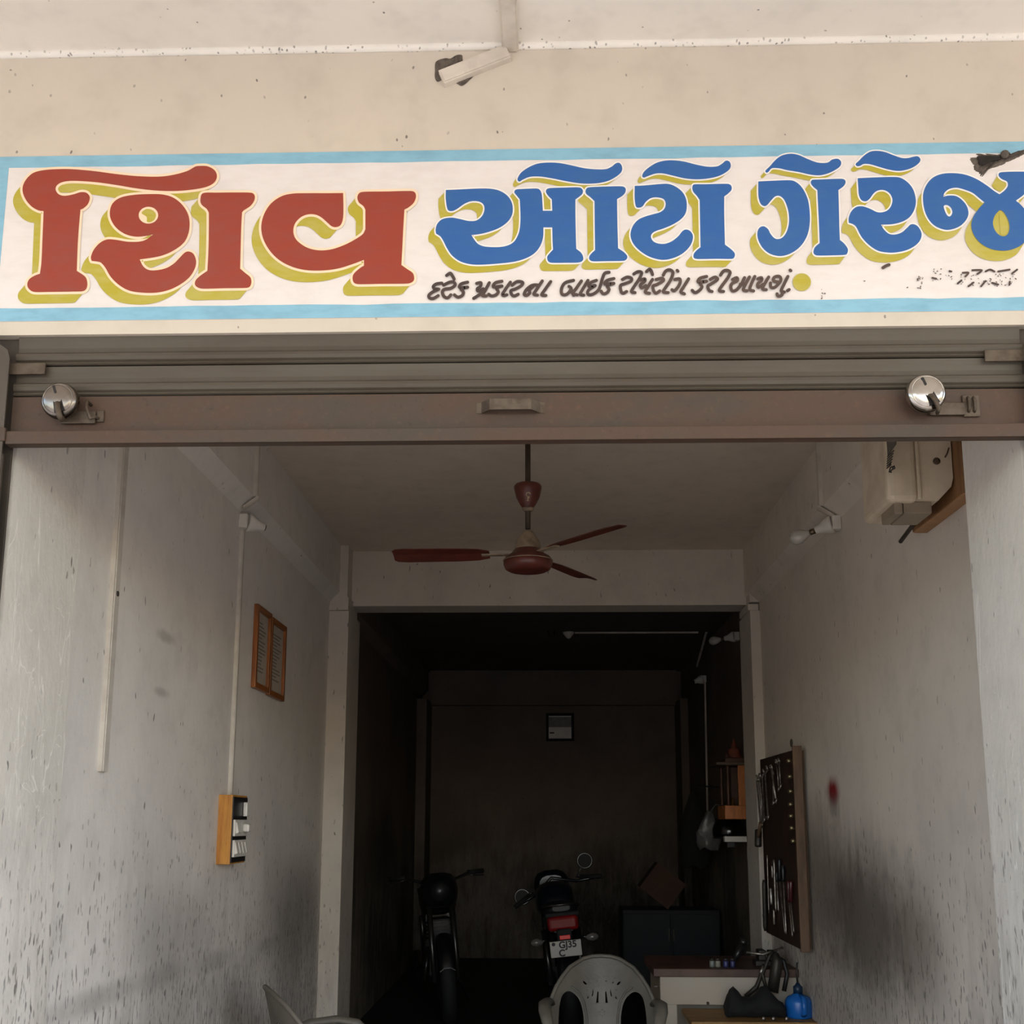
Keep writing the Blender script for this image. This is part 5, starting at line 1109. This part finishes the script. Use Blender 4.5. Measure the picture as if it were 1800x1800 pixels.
    if front_mirrors:
        (gl, gr_, ml_, mr_) = [inv @ Vector(p) for p in front_mirrors]
        c_ = Vector((0, 1.32, 1.0))
        put('handlebar', MB().tube([gl, gl.lerp(c_, .5) + Vector((0, 0, -.03)), c_, gr_.lerp(c_, .5) + Vector((0, 0, -.03)), gr_], .012, 8), M_MBLK, b_)
        for g in (gl, gr_):
            put('grip', MB().tube([g, g.lerp(c_, .42)], .019, 10), M_TYRE, b_)
            put('lever', MB().tube([g.lerp(c_, .5) + Vector((0, .03, 0)), g + Vector((0, .06, -.01))], .006, 6), M_CHR, b_)
        for m_, g in ((ml_, gl), (mr_, gr_)):
            put('mirror_stem', MB().tube([g.lerp(c_, .5), (g.lerp(c_, .5) + m_) / 2 + Vector((0, .03, 0)), m_ + Vector((0, .02, 0))], .006, 6), M_MBLK, b_)
            mm = put('mirror_shell', MB().lathe([(.001, .03), (.045, .02), (.062, .004), (.064, 0), (.060, -.003), (.054, -.001)], m_, (0, 1, 0), 20), M_MBLK, b_)
            put('mirror_face', MB().lathe([(.055, -.001), (.054, -.0015), (.001, -.002)], m_, (0, 1, 0), 20, smooth=False), M_MIR, mm)
    else:
        put('handlebar', MB().tube([(-.34, 1.15, 1.03), (-.25, 1.22, 1.03), (-.08, 1.33, .98), (.08, 1.33, .98), (.25, 1.22, 1.03), (.34, 1.15, 1.03)], .012, 8), M_CHR, b_)
        for s in (-1, 1):
            put('grip', MB().tube([(s * .24, 1.225, 1.03), (s * .36, 1.14, 1.03)], .018, 10), M_TYRE, b_)
            put('lever', MB().tube([(s * .22, 1.26, 1.02), (s * .28, 1.27, 1.01), (s * .36, 1.2, 1.0)], .006, 6), M_CHR, b_)
    put('headlamp', MB().lathe([(.001, .03), (.06, .02), (.075, 0), (.06, -.05), (.001, -.06)], (0, 1.58, .93), (0, 1, 0), 20), M_LENSD, b_)
    return b_
make_bike('black motorcycle with a red tail light and white number plate behind the chair', (.19, 7.95, FLC + .0), math.radians(-6), math.radians(2),
          [at(905, 1595, 1, 9.15), at(1058, 1540, 1, 9.15), at(918, 1577, 1, 9.2), at(1028, 1513, 1, 9.2)])
make_bike('dark motorcycle standing nose outward against the dark rear side wall', (-.92, 10.15, FLC + .0), math.radians(5), math.radians(188), None, rear=False, body=M_MBLK)
# black steel cabinet and carton in the far corner
M_STEELB = plain('black_steel_cabinet', (15, 15, 16), .7, var=.2, scale=8)
cx0, cx1 = at(1095, 1640, 1, 9.9).x, XR2 - .04
zc = at(1150, 1600, 1, 9.9).z
cb = thing('steel_cabinet', 'low black steel cabinet in the dark corner below the hanging jacket', 'cabinet', ((cx0 + cx1) / 2, 10.15, FL))
put('carcass', MB().box(cx0, cx1, 9.92, 10.4, FL + .04, zc, .005), M_STEELB, cb)
for i in range(2):
    w = (cx1 - cx0) / 2; dr = put('door', MB().box(cx0 + w * i + .01, cx0 + w * (i + 1) - .01, 9.90, 9.92, FL + .06, zc - .03, .003), M_STEELB, cb)
    put('handle', MB().box(cx0 + w * (1 - .08 + .1 * i), cx0 + w * (1 - .05 + .1 * i), 9.88, 9.90, zc - .25, zc - .15, .002), M_TOOLD, dr)
for xx in (cx0 + .03, cx1 - .03): put('foot', MB().box(xx - .02, xx + .02, 9.95, 10.35, FL, FL + .04), M_STEELB, cb)
M_CARD = plain('brown_cardboard', (74, 48, 36), .85, var=.15, scale=6)
rm = Matrix.Rotation(math.radians(38), 3, 'Y'); cq = at(1163, 1567, 1, 10.1); hw, hh = .15, .13
lowest = max(abs(hw * math.sin(math.radians(38))) + abs(hh * math.cos(math.radians(38))), 0)
cc = Vector((cq.x, 10.12, zc + lowest))
crt = thing('carton', 'brown cardboard carton tipped on its edge on the black cabinet', 'carton', (cc.x, cc.y, zc))
put('box', MB().box(cc.x - hw, cc.x + hw, cc.y - .14, cc.y + .14, cc.z - hh, cc.z + hh, .002, rot=rm), M_CARD, crt)
put('flap', MB().box(cc.x - hw * .5, cc.x + hw * .5, cc.y - .16, cc.y - .142, cc.z - hh * .9, cc.z + hh * .2, .001, rot=rm), M_CARD, crt)
